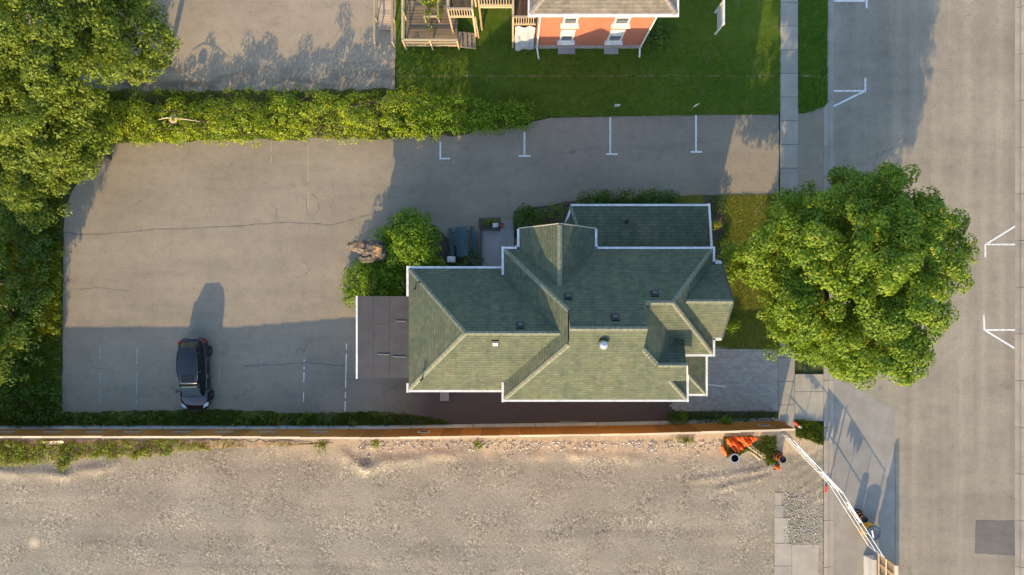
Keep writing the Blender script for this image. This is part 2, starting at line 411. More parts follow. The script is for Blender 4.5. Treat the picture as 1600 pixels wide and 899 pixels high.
M = dict(
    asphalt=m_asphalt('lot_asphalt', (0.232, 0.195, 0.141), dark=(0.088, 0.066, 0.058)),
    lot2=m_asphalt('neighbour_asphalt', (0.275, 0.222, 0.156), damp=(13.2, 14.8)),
    road=m_asphalt('road_asphalt', (0.246, 0.210, 0.157), streak=True),
    patch=m_asphalt('patch_asphalt', (0.125, 0.113, 0.098), cracks=False),
    concrete=m_concrete('pavement_concrete', (0.30, 0.268, 0.215)),
    curb=m_concrete('kerb_concrete', (0.30, 0.262, 0.215)),
    apron=m_concrete('lane_concrete', (0.255, 0.232, 0.195)),
    barrier=m_concrete('barrier_concrete', (0.42, 0.39, 0.35)),
    patio=m_concrete('patio_concrete', (0.27, 0.25, 0.24)),
    gravel=m_gravel('gravel'),
    ground=m_grass('rough_ground', (0.05, 0.07, 0.02), (0.065, 0.085, 0.025), (0.09, 0.09, 0.035)),
    lawn=m_grass('lawn_turf', (0.056, 0.090, 0.011), (0.069, 0.108, 0.012), (0.084, 0.117, 0.015), dry=(0.15, 0.135, 0.05)),
    strip=m_grass('strip_turf', (0.036, 0.082, 0.007), (0.044, 0.095, 0.008), (0.054, 0.104, 0.010)),
    front=m_grass('front_turf', (0.085, 0.10, 0.016), (0.105, 0.115, 0.02), (0.125, 0.125, 0.025)),
    soil=plain('bed_soil', (0.085, 0.068, 0.05), 0.95, 0.1, 0.35, 5, bump=0.03),
    weedsoil=m_grass('weedy_soil', (0.05, 0.075, 0.012), (0.085, 0.095, 0.03), (0.16, 0.125, 0.07), dry=(0.24, 0.18, 0.11)),
    dirt=plain('dry_dirt', (0.30, 0.22, 0.14), 0.95, 0.1, 0.3, 3, bump=0.03),
    white_line=None,
    yellow_line=plain('faded_yellow_paint', (0.30, 0.25, 0.135), 0.8, 0.2, 0.2, 9),
    faded_line=plain('worn_paint', (0.275, 0.25, 0.21), 0.8, 0.2, 0.3, 4),
    seam=plain('seam_tar', (0.11, 0.098, 0.085), 0.9, 0.1, 0.25, 3),
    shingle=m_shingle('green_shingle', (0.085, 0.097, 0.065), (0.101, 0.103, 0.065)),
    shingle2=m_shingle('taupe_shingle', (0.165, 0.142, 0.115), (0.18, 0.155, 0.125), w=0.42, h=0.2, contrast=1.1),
    ridge=plain('ridge_shingle', (0.165, 0.165, 0.115), 0.9, 0.1, 0.25, 5),
    white=plain('white_paint', (0.58, 0.56, 0.52), 0.55, 0.25, 0.18, 2.5),
    offwhite=plain('off_white_paint', (0.62, 0.60, 0.56), 0.5, 0.3, 0.08, 2),
    siding=plain('cream_siding', (0.42, 0.36, 0.27), 0.7, 0.2, 0.08, 1),
    membrane=plain('roof_membrane', (0.052, 0.050, 0.050), 0.75, 0.3, 0.14, 1.4, bump=0.006),
    lap=plain('lap_bead', (0.17, 0.165, 0.16), 0.7, 0.2), board=plain('grey_board', (0.27, 0.28, 0.28), 0.7, 0.2),
    black=plain('black_plastic', (0.012, 0.012, 0.013), 0.5, 0.3, 0.1),
    darkmetal=plain('dark_metal', (0.03, 0.033, 0.037), 0.45, 0.4, 0.15),
    steel=plain('galvanised_steel', (0.55, 0.55, 0.54), 0.35, 0.5, 0.12, 5, metal=0.85),
    whitemetal=plain('white_coated_steel', (0.55, 0.55, 0.53), 0.4, 0.4, 0.06),
    brick=m_brick('red_brick'),
    stone=plain('foundation_stone', (0.30, 0.27, 0.23), 0.9, 0.1, 0.3, 4, bump=0.03),
    glass=plain('window_glass', (0.06, 0.075, 0.085), 0.05, 0.6, 0.1),
    blind=plain('window_blind', (0.50, 0.51, 0.50), 0.6, 0.2, 0.1),
    deck=m_wood('weathered_deck', (0.19, 0.14, 0.09), 'x', 0.4),
    decky=m_wood('weathered_step', (0.24, 0.19, 0.135), 'y', 0.35),
    lumber=m_wood('pale_lumber', (0.37, 0.285, 0.18), 'x', 0.25),
    darkdeck=m_wood('brown_deck', (0.10, 0.07, 0.05), 'y', 0.3),
    ramp=m_wood('ramp_board', (0.42, 0.32, 0.22), 'x', 0.25),
    ply=m_wood('brown_plywood', (0.33, 0.135, 0.03), 'z', 0.22),
    plyraw=m_wood('raw_plywood', (0.52, 0.36, 0.20), 'y', 0.2),
    cap=m_wood('cap_lumber', (0.60, 0.47, 0.31), 'x', 0.15),
    paver=None, bark=plain('bark', (0.11, 0.085, 0.065), 0.95, 0.1, 0.35, 5, bump=0.03),
    orange=plain('orange_plastic', (0.6, 0.12, 0.03), 0.5, 0.3, 0.2, 8),
    netting=plain('orange_netting', (0.68, 0.145, 0.035), 0.8, 0.1, 0.45, 9),
    drum=plain('drum_orange', (0.34, 0.11, 0.03), 0.6, 0.3, 0.3, 5),
    yellow=plain('tank_yellow', (0.55, 0.30, 0.03), 0.5, 0.3, 0.15, 3),
    bluegrey=plain('tank_lid', (0.05, 0.065, 0.08), 0.45, 0.4, 0.2, 3),
    teal=m_wood('teal_stained_wood', (0.045, 0.085, 0.092), 'y', 0.2),
    paint=plain('black_car_paint', (0.003, 0.005, 0.007), 0.14, 0.5, 0.05, 1, coat=0.35),
    carglass=plain('car_glass', (0.008, 0.011, 0.013), 0.12, 0.3, 0.05),
    windscreen=plain('windscreen_glass', (0.05, 0.08, 0.085), 0.03, 1.0, 0.08),
    tyre=plain('tyre_rubber', (0.015, 0.015, 0.016), 0.9, 0.2, 0.2),
    chrome=plain('alloy', (0.5, 0.5, 0.52), 0.25, 0.5, 0.05, metal=1.0),
    lamp=plain('lamp_lens', (0.55, 0.57, 0.58), 0.1, 0.5, 0.1),
    tail=plain('tail_lens', (0.25, 0.01, 0.01), 0.15, 0.5, 0.1),
    red=plain('red_plastic', (0.55, 0.05, 0.03), 0.5, 0.3, 0.2),
    tarp=None, shingle_dark=None,
    leaf_maple=m_leaf('maple_leaf', (0.085, 0.165, 0.010), (0.205, 0.285, 0.016), (0.30, 0.25, 0.02), 0.38),
    leaf_wild=m_leaf('wild_leaf', (0.10, 0.15, 0.012), (0.205, 0.25, 0.022), None, 0.36),
    leaf_hedge=m_leaf('hedge_leaf', (0.13, 0.20, 0.006), (0.33, 0.38, 0.012), (0.20, 0.2, 0.10), 0.34),
    leaf_dark=m_leaf('dark_leaf', (0.043, 0.090, 0.007), (0.085, 0.147, 0.012), None, 0.3),
    leaf_bush=m_leaf('bush_leaf', (0.085, 0.17, 0.006), (0.19, 0.29, 0.010), None, 0.34),
    leaf_lime=m_leaf('lime_leaf', (0.17, 0.21, 0.01), (0.30, 0.30, 0.015), None, 0.3),
    leaf_weed=m_leaf('weed_leaf', (0.109, 0.165, 0.009), (0.209, 0.247, 0.018), (0.22, 0.2, 0.08), 0.32),
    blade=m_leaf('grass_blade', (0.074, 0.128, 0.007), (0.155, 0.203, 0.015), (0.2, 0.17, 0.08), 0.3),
    blade_lit=m_leaf('sunlit_blade', (0.116, 0.165, 0.007), (0.248, 0.262, 0.017), (0.26, 0.22, 0.09), 0.3),  # lit copy of the grass blade: sunshine put into the leaf colour
    blade_lawn=m_leaf('lawn_blade', (0.090, 0.143, 0.012), (0.139, 0.195, 0.017), None, 0.3),
)
def _line():
    n = N('line_paint'); w = n.noise(9, 5, 0.75); big = n.noise(0.8, 3)
    m = n.mapr(n.math('ADD', w, n.math('MULTIPLY', big, 0.35)), 0.52, 0.66)
    n.color(n.mix(m, (0.25, 0.225, 0.185), n.ramp(n.noise(14, 3), [(0.3, (0.52, 0.505, 0.46)), (0.7, (0.66, 0.645, 0.60))]))).set(0.75, 0.2); return n.m
M['white_line'] = _line()
def _paver():
    n = N('concrete_paver'); rp = n.geo.outputs['Random Per Island']
    c = n.ramp(rp, [(0, (0.32, 0.275, 0.225)), (0.6, (0.36, 0.31, 0.255)), (1, (0.41, 0.355, 0.295))])
    c = n.mix(0.5, c, n.ramp(n.noise(30, 3), [(0.3, (0.7, 0.7, 0.7)), (0.7, (1.25, 1.25, 1.25))]), 'MULTIPLY')
    n.color(c).set(0.88, 0.2); return n.m
M['paver'] = _paver()
def _tarp():
    n = N('tarp_sheet'); f = n.noise(2.2, 4, 0.6, n.stretch(1.2, 1, 0.5), 1.6)
    c = n.ramp(f, [(0.32, (0.20, 0.25, 0.36)), (0.42, (0.36, 0.37, 0.39)), (0.7, (0.48, 0.48, 0.47))])
    n.color(c).bump(f, 0.08, 0.8).set(0.45, 0.35); return n.m
M['tarp'] = _tarp()
def _snag():
    n = N('snag_wood'); g = n.noise(1.0, 6, 0.7, n.stretch(7, 7, 1.2)); b = n.noise(1.3, 4)
    bark = n.ramp(g, [(0.3, (0.035, 0.03, 0.026)), (0.5, (0.10, 0.085, 0.07)), (0.7, (0.19, 0.16, 0.13))])
    wood = n.ramp(g, [(0.3, (0.13, 0.06, 0.03)), (0.5, (0.38, 0.21, 0.09)), (0.75, (0.62, 0.46, 0.28))])
    n.color(n.mix(n.mapr(b, 0.52, 0.60), bark, wood)).bump(g, 0.06, 0.9).set(0.9, 0.1); return n.m
M['snag'] = _snag()

# ------------------------------------------------------------------ the ground
def sheet(name, pts, z, mat, thick=0.0, kind='structure', parent=None):
    b = MB()
    if thick:
        b.prism(pts, z - thick, z)
    else:
        a = sum(pts[i][0] * pts[(i + 1) % len(pts)][1] - pts[(i + 1) % len(pts)][0] * pts[i][1] for i in range(len(pts)))
        if a < 0: pts = pts[::-1]
        b.poly([(p[0], p[1], z) for p in pts])
    o = b.build(name, mat, parent)
    if parent is None: o['kind'] = kind
    return o
def gp(*pp): return [g2(*p) for p in pp]

gb = MB(); gb.poly([(-400, -400, -0.30), (400, -400, -0.30), (400, 400, -0.30), (-400, 400, -0.30)])
gb.build('ground', M['ground'], kind='structure')
# built-up land left of the road: a slab whose top is at kerb height
land = gp((-900, -700), (1287, -700), (1287, 1700), (-900, 1700))
sheet('terrain', land, -0.10, M['ground'], 0.18)

LOT = ring_noise(gp((97, 650), (98, 480), (100, 330), (112, 300), (140, 258), (172, 224), (330, 217), (560, 213), (690, 211), (800, 197), (860, 184), (1000, 181), (1217, 178),
          (1217, 668), (700, 674), (97, 674)), 0.6, 0.025, 3)
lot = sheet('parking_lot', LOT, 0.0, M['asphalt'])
lot2 = sheet('neighbour_lot', ring_noise(gp((40, -420), (618, -420), (619, 60), (617, 144), (400, 147), (180, 150), (40, 150)), 0.7, 0.03, 4), 0.0, M['lot2'])
lawn = sheet('lawn', ring_noise(gp((618, -420), (1219, -420), (1219, 179), (1100, 180), (860, 183), (820, 192), (700, 205), (619, 200)), 0.35, 0.03, 5), 0.035, M['lawn'], 0.05)
flawn = sheet('front_lawn', ring_noise(gp((1060, 306), (1120, 305), (1217, 304), (1217, 545), (1180, 546), (1104, 541), (1090, 420), (1060, 400)), 0.35, 0.04, 6), 0.035, M['front'], 0.05)
bstrip = sheet('boulevard_lawn', ring_noise(gp((1247.5, -420), (1293, -420), (1293, 160), (1288, 167), (1270, 174), (1247.5, 178)), 0.35, 0.03, 7), 0.03, M['strip'], 0.05)
apron = sheet('driveway_apron', gp((1247, 170), (1294, 160), (1294, 330), (1247, 330)), 0.004, M['asphalt'])
bl2 = sheet('boulevard_lawn', gp((1247.5, 330), (1293, 330), (1293, 560), (1247.5, 560)), 0.03, M['strip'], 0.05)

# road, 0.12 m below the pavement
ROADZ = -0.12
road = sheet('road', gp((1296, -900), (1594, -900), (1594, 1800), (1296, 1800)), ROADZ, M['road'])
lane = sheet('parking_lane', gp((1297, 585), (1400, 640), (1400, 1800), (1297, 1800)), ROADZ + 0.004, M['apron'])
patch = sheet('road_patch', ring_noise(gp((1526.5, 814.5), (1587, 815), (1588, 870), (1525, 866)), 0.5, 0.02, 9), ROADZ + 0.008, M['patch'])
far = sheet('far_pavement', gp((1600, -900), (2500, -900), (2500, 1800), (1600, 1800)), 0.0, M['concrete'], 0.25)

def kerb(name, x0, x1, zt, lip):
    root = bpy.data.objects.new(name, None); COL.objects.link(root); root['kind'] = 'structure'
    root.location = G(x0, 450); root.location.z = 0
    y = -500; i = 0
    while y < 1500:
        y2 = y + 73
        a = G(x0, y + 0.4); c = G(x1, y2 - 0.4)
        b = MB(); b.box(a.x, c.x, c.y, a.y, -0.25, zt)
        if lip: 
            l0 = G(lip[0], y + 0.4); l1 = G(lip[1], y2 - 0.4)
            b.box(l0.x, l1.x, l1.y, l0.y, -0.25, ROADZ + 0.012)
        o = b.build('kerb_stone', M['curb'], root)
        y = y2
    return root
kerb('kerb', 1287.2, 1293.8, 0.012, (1293.9, 1303.5))
kerb('far_kerb', 1595.5, 1600.5, 0.012, (1588, 1595.4))

# pavement of separate slabs
pav = bpy.data.objects.new('pavement', None); COL.objects.link(pav); pav['kind'] = 'structure'; pav.location = G(1232, 450)
y = -144
while y < 680:
    h = 37
    a = G(1219.3, y + 0.35); c = G(1246.8, y + h - 0.35)
    if y > 515: a = G(1215.5, y + 0.35); c = G(1241.5, y + h - 0.35)
    if y + h < 702:
        t = rnd.uniform(-0.004, 0.006)
        b = MB(); b.box(a.x, c.x, c.y, a.y, -0.1, 0.016 + t); b.build('concrete_slab', M['concrete'], pav)
    y += h
for y0, y1, x0, x1 in ((700, 712, 1212, 1222), (770, 790, 1210.5, 1221), (790.6, 809, 1210.3, 1224), (809.6, 849, 1210.3, 1232), (849.6, 884, 1210.3, 1236.6), (884.6, 921, 1210, 1236.6), (921.6, 958, 1210, 1236.6)):
    q = ring_noise(gp((x0, y0), (x0, y1), (x1, y1), (x1, y0)), 0.3, 0.02 if y0 < 849 else 0.0, int(y0))
    MB().prism(q, -0.1, 0.02 + rnd.uniform(-0.004, 0.006)).build('concrete_slab', M['concrete'], pav)
# light concrete boulevard beyond the tree, cast in bays
for x0, x1, y0, y1 in ((1242.2, 1286.6, 585, 612), (1242.2, 1286.6, 612.6, 658)):
    a = G(x0, y0); c = G(x1, y1); MB().box(a.x, c.x, c.y, a.y, -0.1, 0.012).build('concrete_slab', M['concrete'], pav)
for x0, x1, y0, y1 in ((1237.2, 1279, 851, 922), (1237.2, 1279, 922.6, 960)):
    a = G(x0, y0); c = G(x1, y1); MB().box(a.x, c.x, c.y, a.y, -0.1, 0.014).build('concrete_slab', M['concrete'], pav)

# gravel lot: a relief mesh with a ragged berm near the hoarding and wheel ruts by the gate
def relief():
    xs = np.linspace(-46, 20.24, 420); ys = np.linspace(-34, -9.30, 190)
    X, Y = np.meshgrid(xs, ys)
    Z = 0.012 * np.sin(X * 1.3 + 2 * np.sin(Y * .7)) + 0.012 * np.sin(Y * 1.9 + X * .37)
    r = np.random.default_rng(5)
    for _ in range(260):
        cx, cy = r.uniform(-46, 20), r.uniform(-22, -9.5); s = r.uniform(0.15, 0.6)
        Z += r.uniform(-0.012, 0.014) * np.exp(-((X - cx) ** 2 + (Y - cy) ** 2) / s ** 2)
    def ridge(pts, hh, w):
        nonlocal Z
        for (x0, y0), (x1, y1) in zip(pts, pts[1:]):
            a = np.array(g2(x0, y0)); b = np.array(g2(x1, y1)); d = b - a; L = (d ** 2).sum()
            t = np.clip(((X - a[0]) * d[0] + (Y - a[1]) * d[1]) / L, 0, 1)
            dd = (X - a[0] - t * d[0]) ** 2 + (Y - a[1] - t * d[1]) ** 2
            Z = Z + hh * np.exp(-dd / w ** 2) * (1.0 + 0.25 * np.sin(X * 2.1 + Y * 3))
    ridge([(0, 737), (100, 742), (180, 727)], 0.10, 0.34)
    ridge([(540, 712), (570, 732), (600, 722), (720, 708)], 0.11, 0.38)
    ridge([(800, 714), (900, 712), (1000, 718)], 0.06, 0.35)
    ridge([(1080, 752), (1180, 736), (1210, 728)], 0.06, 0.2); ridge([(1120, 766), (1200, 744)], 0.05, 0.16)
    for k in range(6):
        ridge([(1236 + 4 * k, 722 + 15 * k), (1285, 692 + 17 * k)], 0.05, 0.17)
    # small flush edge near slabs
    xr = np.clip((X - 16.6) / 1.0, 0, 1)
    Z = Z * (1 - 0.35 * xr)
    Z -= 0.006
    v = np.stack([X.ravel(), Y.ravel(), Z.ravel()], 1)
    nx, ny = len(xs), len(ys)
    I = np.arange(ny - 1)[:, None] * nx + np.arange(nx - 1)[None]
    f = np.stack([I, I + 1, I + 1 + nx, I + nx], -1).reshape(-1, 4)
    me = bpy.data.meshes.new('gravel_lot'); quick(me, v, f); me.materials.append(M['gravel'])
    me.polygons.foreach_set('use_smooth', np.ones(len(f), bool))
    o = bpy.data.objects.new('gravel_lot', me); COL.objects.link(o); o['kind'] = 'structure'
def quick(me, v, f):
    k = f.shape[1]
    me.vertices.add(len(v)); me.vertices.foreach_set('co', np.ascontiguousarray(v, np.float32).ravel())
    me.loops.add(f.size); me.loops.foreach_set('vertex_index', np.ascontiguousarray(f, np.int32).ravel())
    me.polygons.add(len(f)); me.polygons.foreach_set('loop_start', np.arange(0, f.size, k, dtype=np.int32))
    me.update(calc_edges=True); me.validate()
relief()

# painted lines ----------------------------------------------------
def strip(b, p, q, w, z):
    p, q = Vector(p), Vector(q); d = (q - p).normalized(); r = Vector((-d.y, d.x, 0)) * w / 2
    b.poly([(p.x - r.x, p.y - r.y, z), (q.x - r.x, q.y - r.y, z), (q.x + r.x, q.y + r.y, z), (p.x + r.x, p.y + r.y, z)])
def mark(name, segs, w, mat, parent, z, worn=0.0, seed=1):
    b = MB(); r = random.Random(seed)
    for i, (a, c) in enumerate(segs):
        A, C = G(*a), G(*c)
        if worn:
            L = (C - A).length; t = 0
            while t < L:
                s = r.uniform(0.15, 0.5); 
                if r.random() > worn: strip(b, A.lerp(C, t / L), A.lerp(C, min(1, (t + s) / L)), w * r.uniform(0.65, 1.0), z)
                t += s
        else: strip(b, A, C, w, z + 0.0012 * i)
    return b.build(name, mat, parent)
Z1 = 0.004
mark('bay_line', [((688, 221), (688, 249)), ((687, 248), (703, 248))], 0.11, M['white_line'], lot, Z1)
mark('bay_line', [((819.5, 206), (819.5, 244)), ((810.5, 244), (829, 244))], 0.11, M['white_line'], lot, Z1)
mark('bay_line', [((953.5, 182), (953.5, 241)), ((947, 241), (965, 241))], 0.115, M['white_line'], lot, Z1)
mark('bay_line', [((1087.5, 180), (1087.5, 238)), ((1079, 237.5), (1097, 237.5))], 0.115, M['white_line'], lot, Z1)
mark('bay_line', [((481, 214), (482, 328))], 0.075, M['yellow_line'], lot, Z1, 0.2, 4)
mark('bay_line', [((424, 218), (424, 270))], 0.06, M['yellow_line'], lot, Z1, 0.55, 5)
mark('bay_line', [((541.5, 537), (539, 649))], 0.085, M['white_line'], lot, Z1, 0.2, 6)
mark('bay_line', [((476, 538), (474, 628))], 0.075, M['white_line'], lot, Z1, 0.4, 7)
mark('bay_line', [((409.5, 539), (409, 575))], 0.08, M['faded_line'], lot, Z1, 0.35, 8)
mark('bay_line', [((344, 540), (343, 600))], 0.07, M['faded_line'], lot, Z1, 0.15, 9)
mark('bay_line', [((214.5, 540), (213, 635))], 0.09, M['faded_line'], lot, Z1, 0.12, 10)
mark('bay_line', [((156.5, 541), (156, 632))], 0.08, M['faded_line'], lot, Z1, 0.2, 11)
Z2 = ROADZ + 0.006
mark('bay_mark', [((1304, 0.5), (1353, 0.5)), ((1355.5, -3), (1355.5, 12))], 0.125, M['white_line'], road, Z2)
mark('bay_mark', [((1304, 141.5), (1352, 141.5)), ((1353.5, 121), (1353.5, 143.5)), ((1304, 165.5), (1351, 142.5))], 0.12, M['white_line'], road, Z2)
mark('bay_mark', [((1541, 382), (1589, 382)), ((1541.5, 382), (1541.5, 402)), ((1544, 381), (1589, 353))], 0.11, M['white_line'], road, Z2)
mark('bay_mark', [((1540, 516), (1588, 516)), ((1539, 492), (1540, 516)), ((1542, 517), (1587, 544.5))], 0.12, M['white_line'], road, Z2)
def crack(name, pts, w, parent, z, seed, mat=None):
    r = random.Random(seed); b = MB(); P = []
    for (a, c) in zip(pts, pts[1:]):
        A, C = G(*a), G(*c); n = max(2, int((C - A).length / 0.35))
        for k in range(n): P.append(A.lerp(C, k / n) + Vector((0, r.uniform(-0.035, 0.035), 0)))
    P.append(G(*pts[-1]))
    for p, q in zip(P, P[1:]): strip(b, p, q, w * r.uniform(0.5, 1.25), z)
    return b.build(name, mat or M['seam'], parent)
crack('crack', [(100, 364), (150, 367), (240, 359), (340, 355), (400, 351), (445, 348), (520, 352), (590, 332)], 0.05, lot, 0.003, 2)
crack('crack', [(380, 572), (430, 570), (480, 567), (540, 572)], 0.05, lot, 0.003, 3)
crack('crack', [(98, 453), (150, 450), (205, 455)], 0.03, lot, 0.003, 4)
crack('crack', [(478, 310), (480, 330), (484, 342)], 0.03, lot, 0.003, 5); crack('crack', [(487, 303), (496, 312), (499, 326), (494, 334)], 0.03, lot, 0.003, 6)
crack('crack', [(1440, 690), (1443, 690)], 0.04, road, Z2, 7)
crack('crack', [(1399.5, 690), (1400.5, 760), (1400, 899)], 0.04, road, Z2, 8)

# ------------------------------------------------------------------ vegetation builders
def leaf_object(name, P, Nn, size, mat, parent, kind=None, rng=RNG, aspect=0.72):
    n = len(P)
    Nn = Nn / np.maximum(1e-6, np.linalg.norm(Nn, axis=1, keepdims=True))
    a = rng.normal(size=(n, 3)); T = a - (a * Nn).sum(1, keepdims=True) * Nn
    T /= np.maximum(1e-6, np.linalg.norm(T, axis=1, keepdims=True)); B = np.cross(Nn, T)
    s = (size * rng.uniform(0.65, 1.3, n))[:, None]
    fold = Nn * s * 0.12
    v = np.empty((n, 4, 3))
    v[:, 0] = P - T * s * 0.55; v[:, 1] = P + B * s * aspect * 0.5 + fold - T * s * 0.05
    v[:, 2] = P + T * s * 0.55; v[:, 3] = P - B * s * aspect * 0.5 + fold - T * s * 0.05
    off = chain_loc(parent) if parent is not None else Vector((0, 0, 0))
    v -= np.array(off)
    f = np.arange(n * 4).reshape(n, 4)
    me = bpy.data.meshes.new(name); quick(me, v.reshape(-1, 3), f); me.materials.append(mat)
    o = bpy.data.objects.new(name, me); COL.objects.link(o)
    if parent is not None: o.parent = parent
    if kind: o['kind'] = kind
    return o
def clump_leaves(clumps, dens, rng=RNG, up=0.3, jit=0.55, inner=0.55):
    P = []; Nn = []
    for c, r in clumps:
        r = np.asarray(r, float) if hasattr(r, '__len__') else np.array([r, r, r * 0.8])
        n = int(dens * (r[0] * r[1] + r[1] * r[2] + r[0] * r[2]) / 3 * 12.5)
        d = rng.normal(size=(n, 3)); d /= np.linalg.norm(d, axis=1, keepdims=True)
        d[:, 2] = np.where(d[:, 2] < -0.35, -d[:, 2], d[:, 2])
        rad = inner + (1 - inner) * rng.random(n) ** 0.5
        P.append(np.asarray(c) + d * r * rad[:, None])
        Nn.append(d + np.array([0, 0, up]) + rng.normal(size=(n, 3)) * jit)
    return np.concatenate(P), np.concatenate(Nn)
def crown_clumps(c, rx, ry, rz, n, cr, seed, low=-0.55, lump=0.14):
    r = np.random.default_rng(seed); out = []
    ph = r.uniform(0, 6.28, 6)
    for i in range(n):
        d = r.normal(size=3); d /= np.linalg.norm(d)
        if d[2] < low: d[2] = abs(d[2])
        a = math.atan2(d[1], d[0])
        k = 1 + lump * (math.sin(3 * a + ph[0]) * .5 + math.sin(5 * a + ph[1]) * .5 + math.sin(4 * d[2] + ph[2]) * .4)
        rad = (r.uniform(0.80, 1.0) if i % 4 else r.uniform(0.35, 0.75)) * k
        q = r.uniform(0.7, 1.25) * cr
        out.append(((c[0] + d[0] * rx * rad, c[1] + d[1] * ry * rad, c[2] + d[2] * rz * rad), (q * 1.1, q * 1.1, q * 0.72)))
    return out
def crown_boughs(c, rx, ry, rz, nb, rb, m, cr, seed, low=-0.9, lump=0.2):
    r = np.random.default_rng(seed); out = []; ph = r.uniform(0, 6.28, 6)
    k = 0
    while k < nb:
        i = k + 0.5; k += 1                       # even spread of boughs over the crown, then jittered
        z = 1 - 2 * i / nb + r.normal() * .05; a = i * 2.39996 + r.normal() * .55
        if z < low: continue
        z = np.clip(z, -1, 1); q = math.sqrt(max(0, 1 - z * z)); d = np.array([q * math.cos(a), q * math.sin(a), z])
        f = (1 + lump * (math.sin(3 * a + ph[0]) * .45 + math.sin(5 * a + ph[1]) * .4 + math.sin(8 * a + ph[3]) * .25 + math.sin(5 * z + ph[2]) * .3)) * r.uniform(.76, 1.05)
        B = np.array(c) + d * np.array([rx, ry, rz]) * f; R_ = rb * r.choice([.6, .8, 1.0, 1.25, 1.5])
        for _ in range(m):
            e = r.normal(size=3) + d * .7 + np.array([0, 0, .5]); e /= np.linalg.norm(e); t = R_ * r.uniform(.55, 1.0)
            s_ = cr * r.uniform(.7, 1.3); out.append((tuple(B + e * np.array([t, t, t * .7])), (s_, s_, s_ * .62)))
    return out
def tree(name, label, base, crown_c, radii, nclump, cr, size, dens, mat, seed, trunk_r=0.2, group=None, extra=(), nlimb=14, cat='tree', lump=0.14, low=-0.55, jit=0.55, bough=None):
    t = thing(name, label, cat, base, group)
    rng = np.random.default_rng(seed + 100)
    cl = crown_boughs(crown_c, *radii, nclump, bough[0], bough[1], cr, seed, low, lump) if bough else crown_clumps(crown_c, *radii, nclump, cr, seed, lump=lump, low=low)
    cl = cl + list(extra)
    P, Nn = clump_leaves(cl, dens, rng, jit=jit)
    b = MB(); B = Vector(base); Cc = Vector(crown_c)
    fork = B.lerp(Vector((Cc.x, Cc.y, Cc.z - radii[2] * 0.45)), 0.8)
    b.tube([B, B.lerp(fork, 0.12), B.lerp(fork, 0.6), fork], [trunk_r * 1.5, trunk_r * 1.08, trunk_r * 0.9, trunk_r * 0.75], 10)
    step = max(1, len(cl) // nlimb)
    for c, r in cl[::step]:
        c = Vector(c); m = fork.lerp(c, 0.5) + Vector((0, 0, 0.06 * (c - fork).length))
        b.tube([fork, m, c], [trunk_r * 0.5, trunk_r * 0.28, trunk_r * 0.08], 6)
    b.build('trunk', M['bark'], t, smooth=True)
    leaf_object('crown', P, Nn, size, mat, t, rng=rng)
    return t
def shrub(name, label, base, clumps, size, dens, mat, seed, cat='shrub', group=None, up=0.3, jit=0.55, stems=6, inner=0.55):
    t = thing(name, label, cat, base, group); rng = np.random.default_rng(seed)
    P, Nn = clump_leaves(clumps, dens, rng, up=up, jit=jit, inner=inner)
    P[:, 2] = np.maximum(P[:, 2], 0.04)
    b = MB(); B = Vector(base)
    for c, r in clumps[::max(1, len(clumps) // stems)]:
        c = Vector(c); b.tube([Vector((B.x * .5 + c.x * .5, B.y * .5 + c.y * .5, 0)), c], [0.035, 0.015], 5)
    b.build('stem', M['bark'], t, kind='stuff')
    leaf_object('foliage', P, Nn, size, mat, t, rng=rng)
    return t
def blades(name, label, pts, dens, h, w, mat, seed, lean=0.5, z=0.02, cat='grass', clump=0.0):
    rng = np.random.default_rng(seed)
    x0, x1 = min(p[0] for p in pts), max(p[0] for p in pts); y0, y1 = min(p[1] for p in pts), max(p[1] for p in pts)
    n = int((x1 - x0) * (y1 - y0) * dens)
    X = rng.uniform(x0, x1, n); Y = rng.uniform(y0, y1, n)
    m = inside_np(pts, X, Y); X, Y = X[m], Y[m]; n = len(X)
    if clump:
        k = np.sin(X * 2.3 + 1.7 * np.sin(Y * 1.9)) + np.sin(Y * 2.7 + 1.3 * np.sin(X * 1.4)) + rng.normal(size=n) * 0.5
        keep = k > clump; X, Y = X[keep], Y[keep]; n = len(X)
    H = h * rng.uniform(0.45, 1.25, n); a = rng.uniform(0, 2 * math.pi, n); ln = H * lean * rng.uniform(0.2, 1.3, n)
    b = rng.uniform(0, 2 * math.pi, n); ww = w * rng.uniform(0.6, 1.3, n)
    v = np.empty((n, 3, 3))
    v[:, 0] = np.stack([X - np.cos(b) * ww / 2, Y - np.sin(b) * ww / 2, np.full(n, z)], 1)
    v[:, 1] = np.stack([X + np.cos(b) * ww / 2, Y + np.sin(b) * ww / 2, np.full(n, z)], 1)
    v[:, 2] = np.stack([X + np.cos(a) * ln, Y + np.sin(a) * ln, z + H], 1)
    me = bpy.data.meshes.new(name); quick(me, v.reshape(-1, 3), np.arange(n * 3).reshape(n, 3)); me.materials.append(mat)
    o = bpy.data.objects.new(name, me); COL.objects.link(o)
    return tag(o, label, cat, kind='stuff')


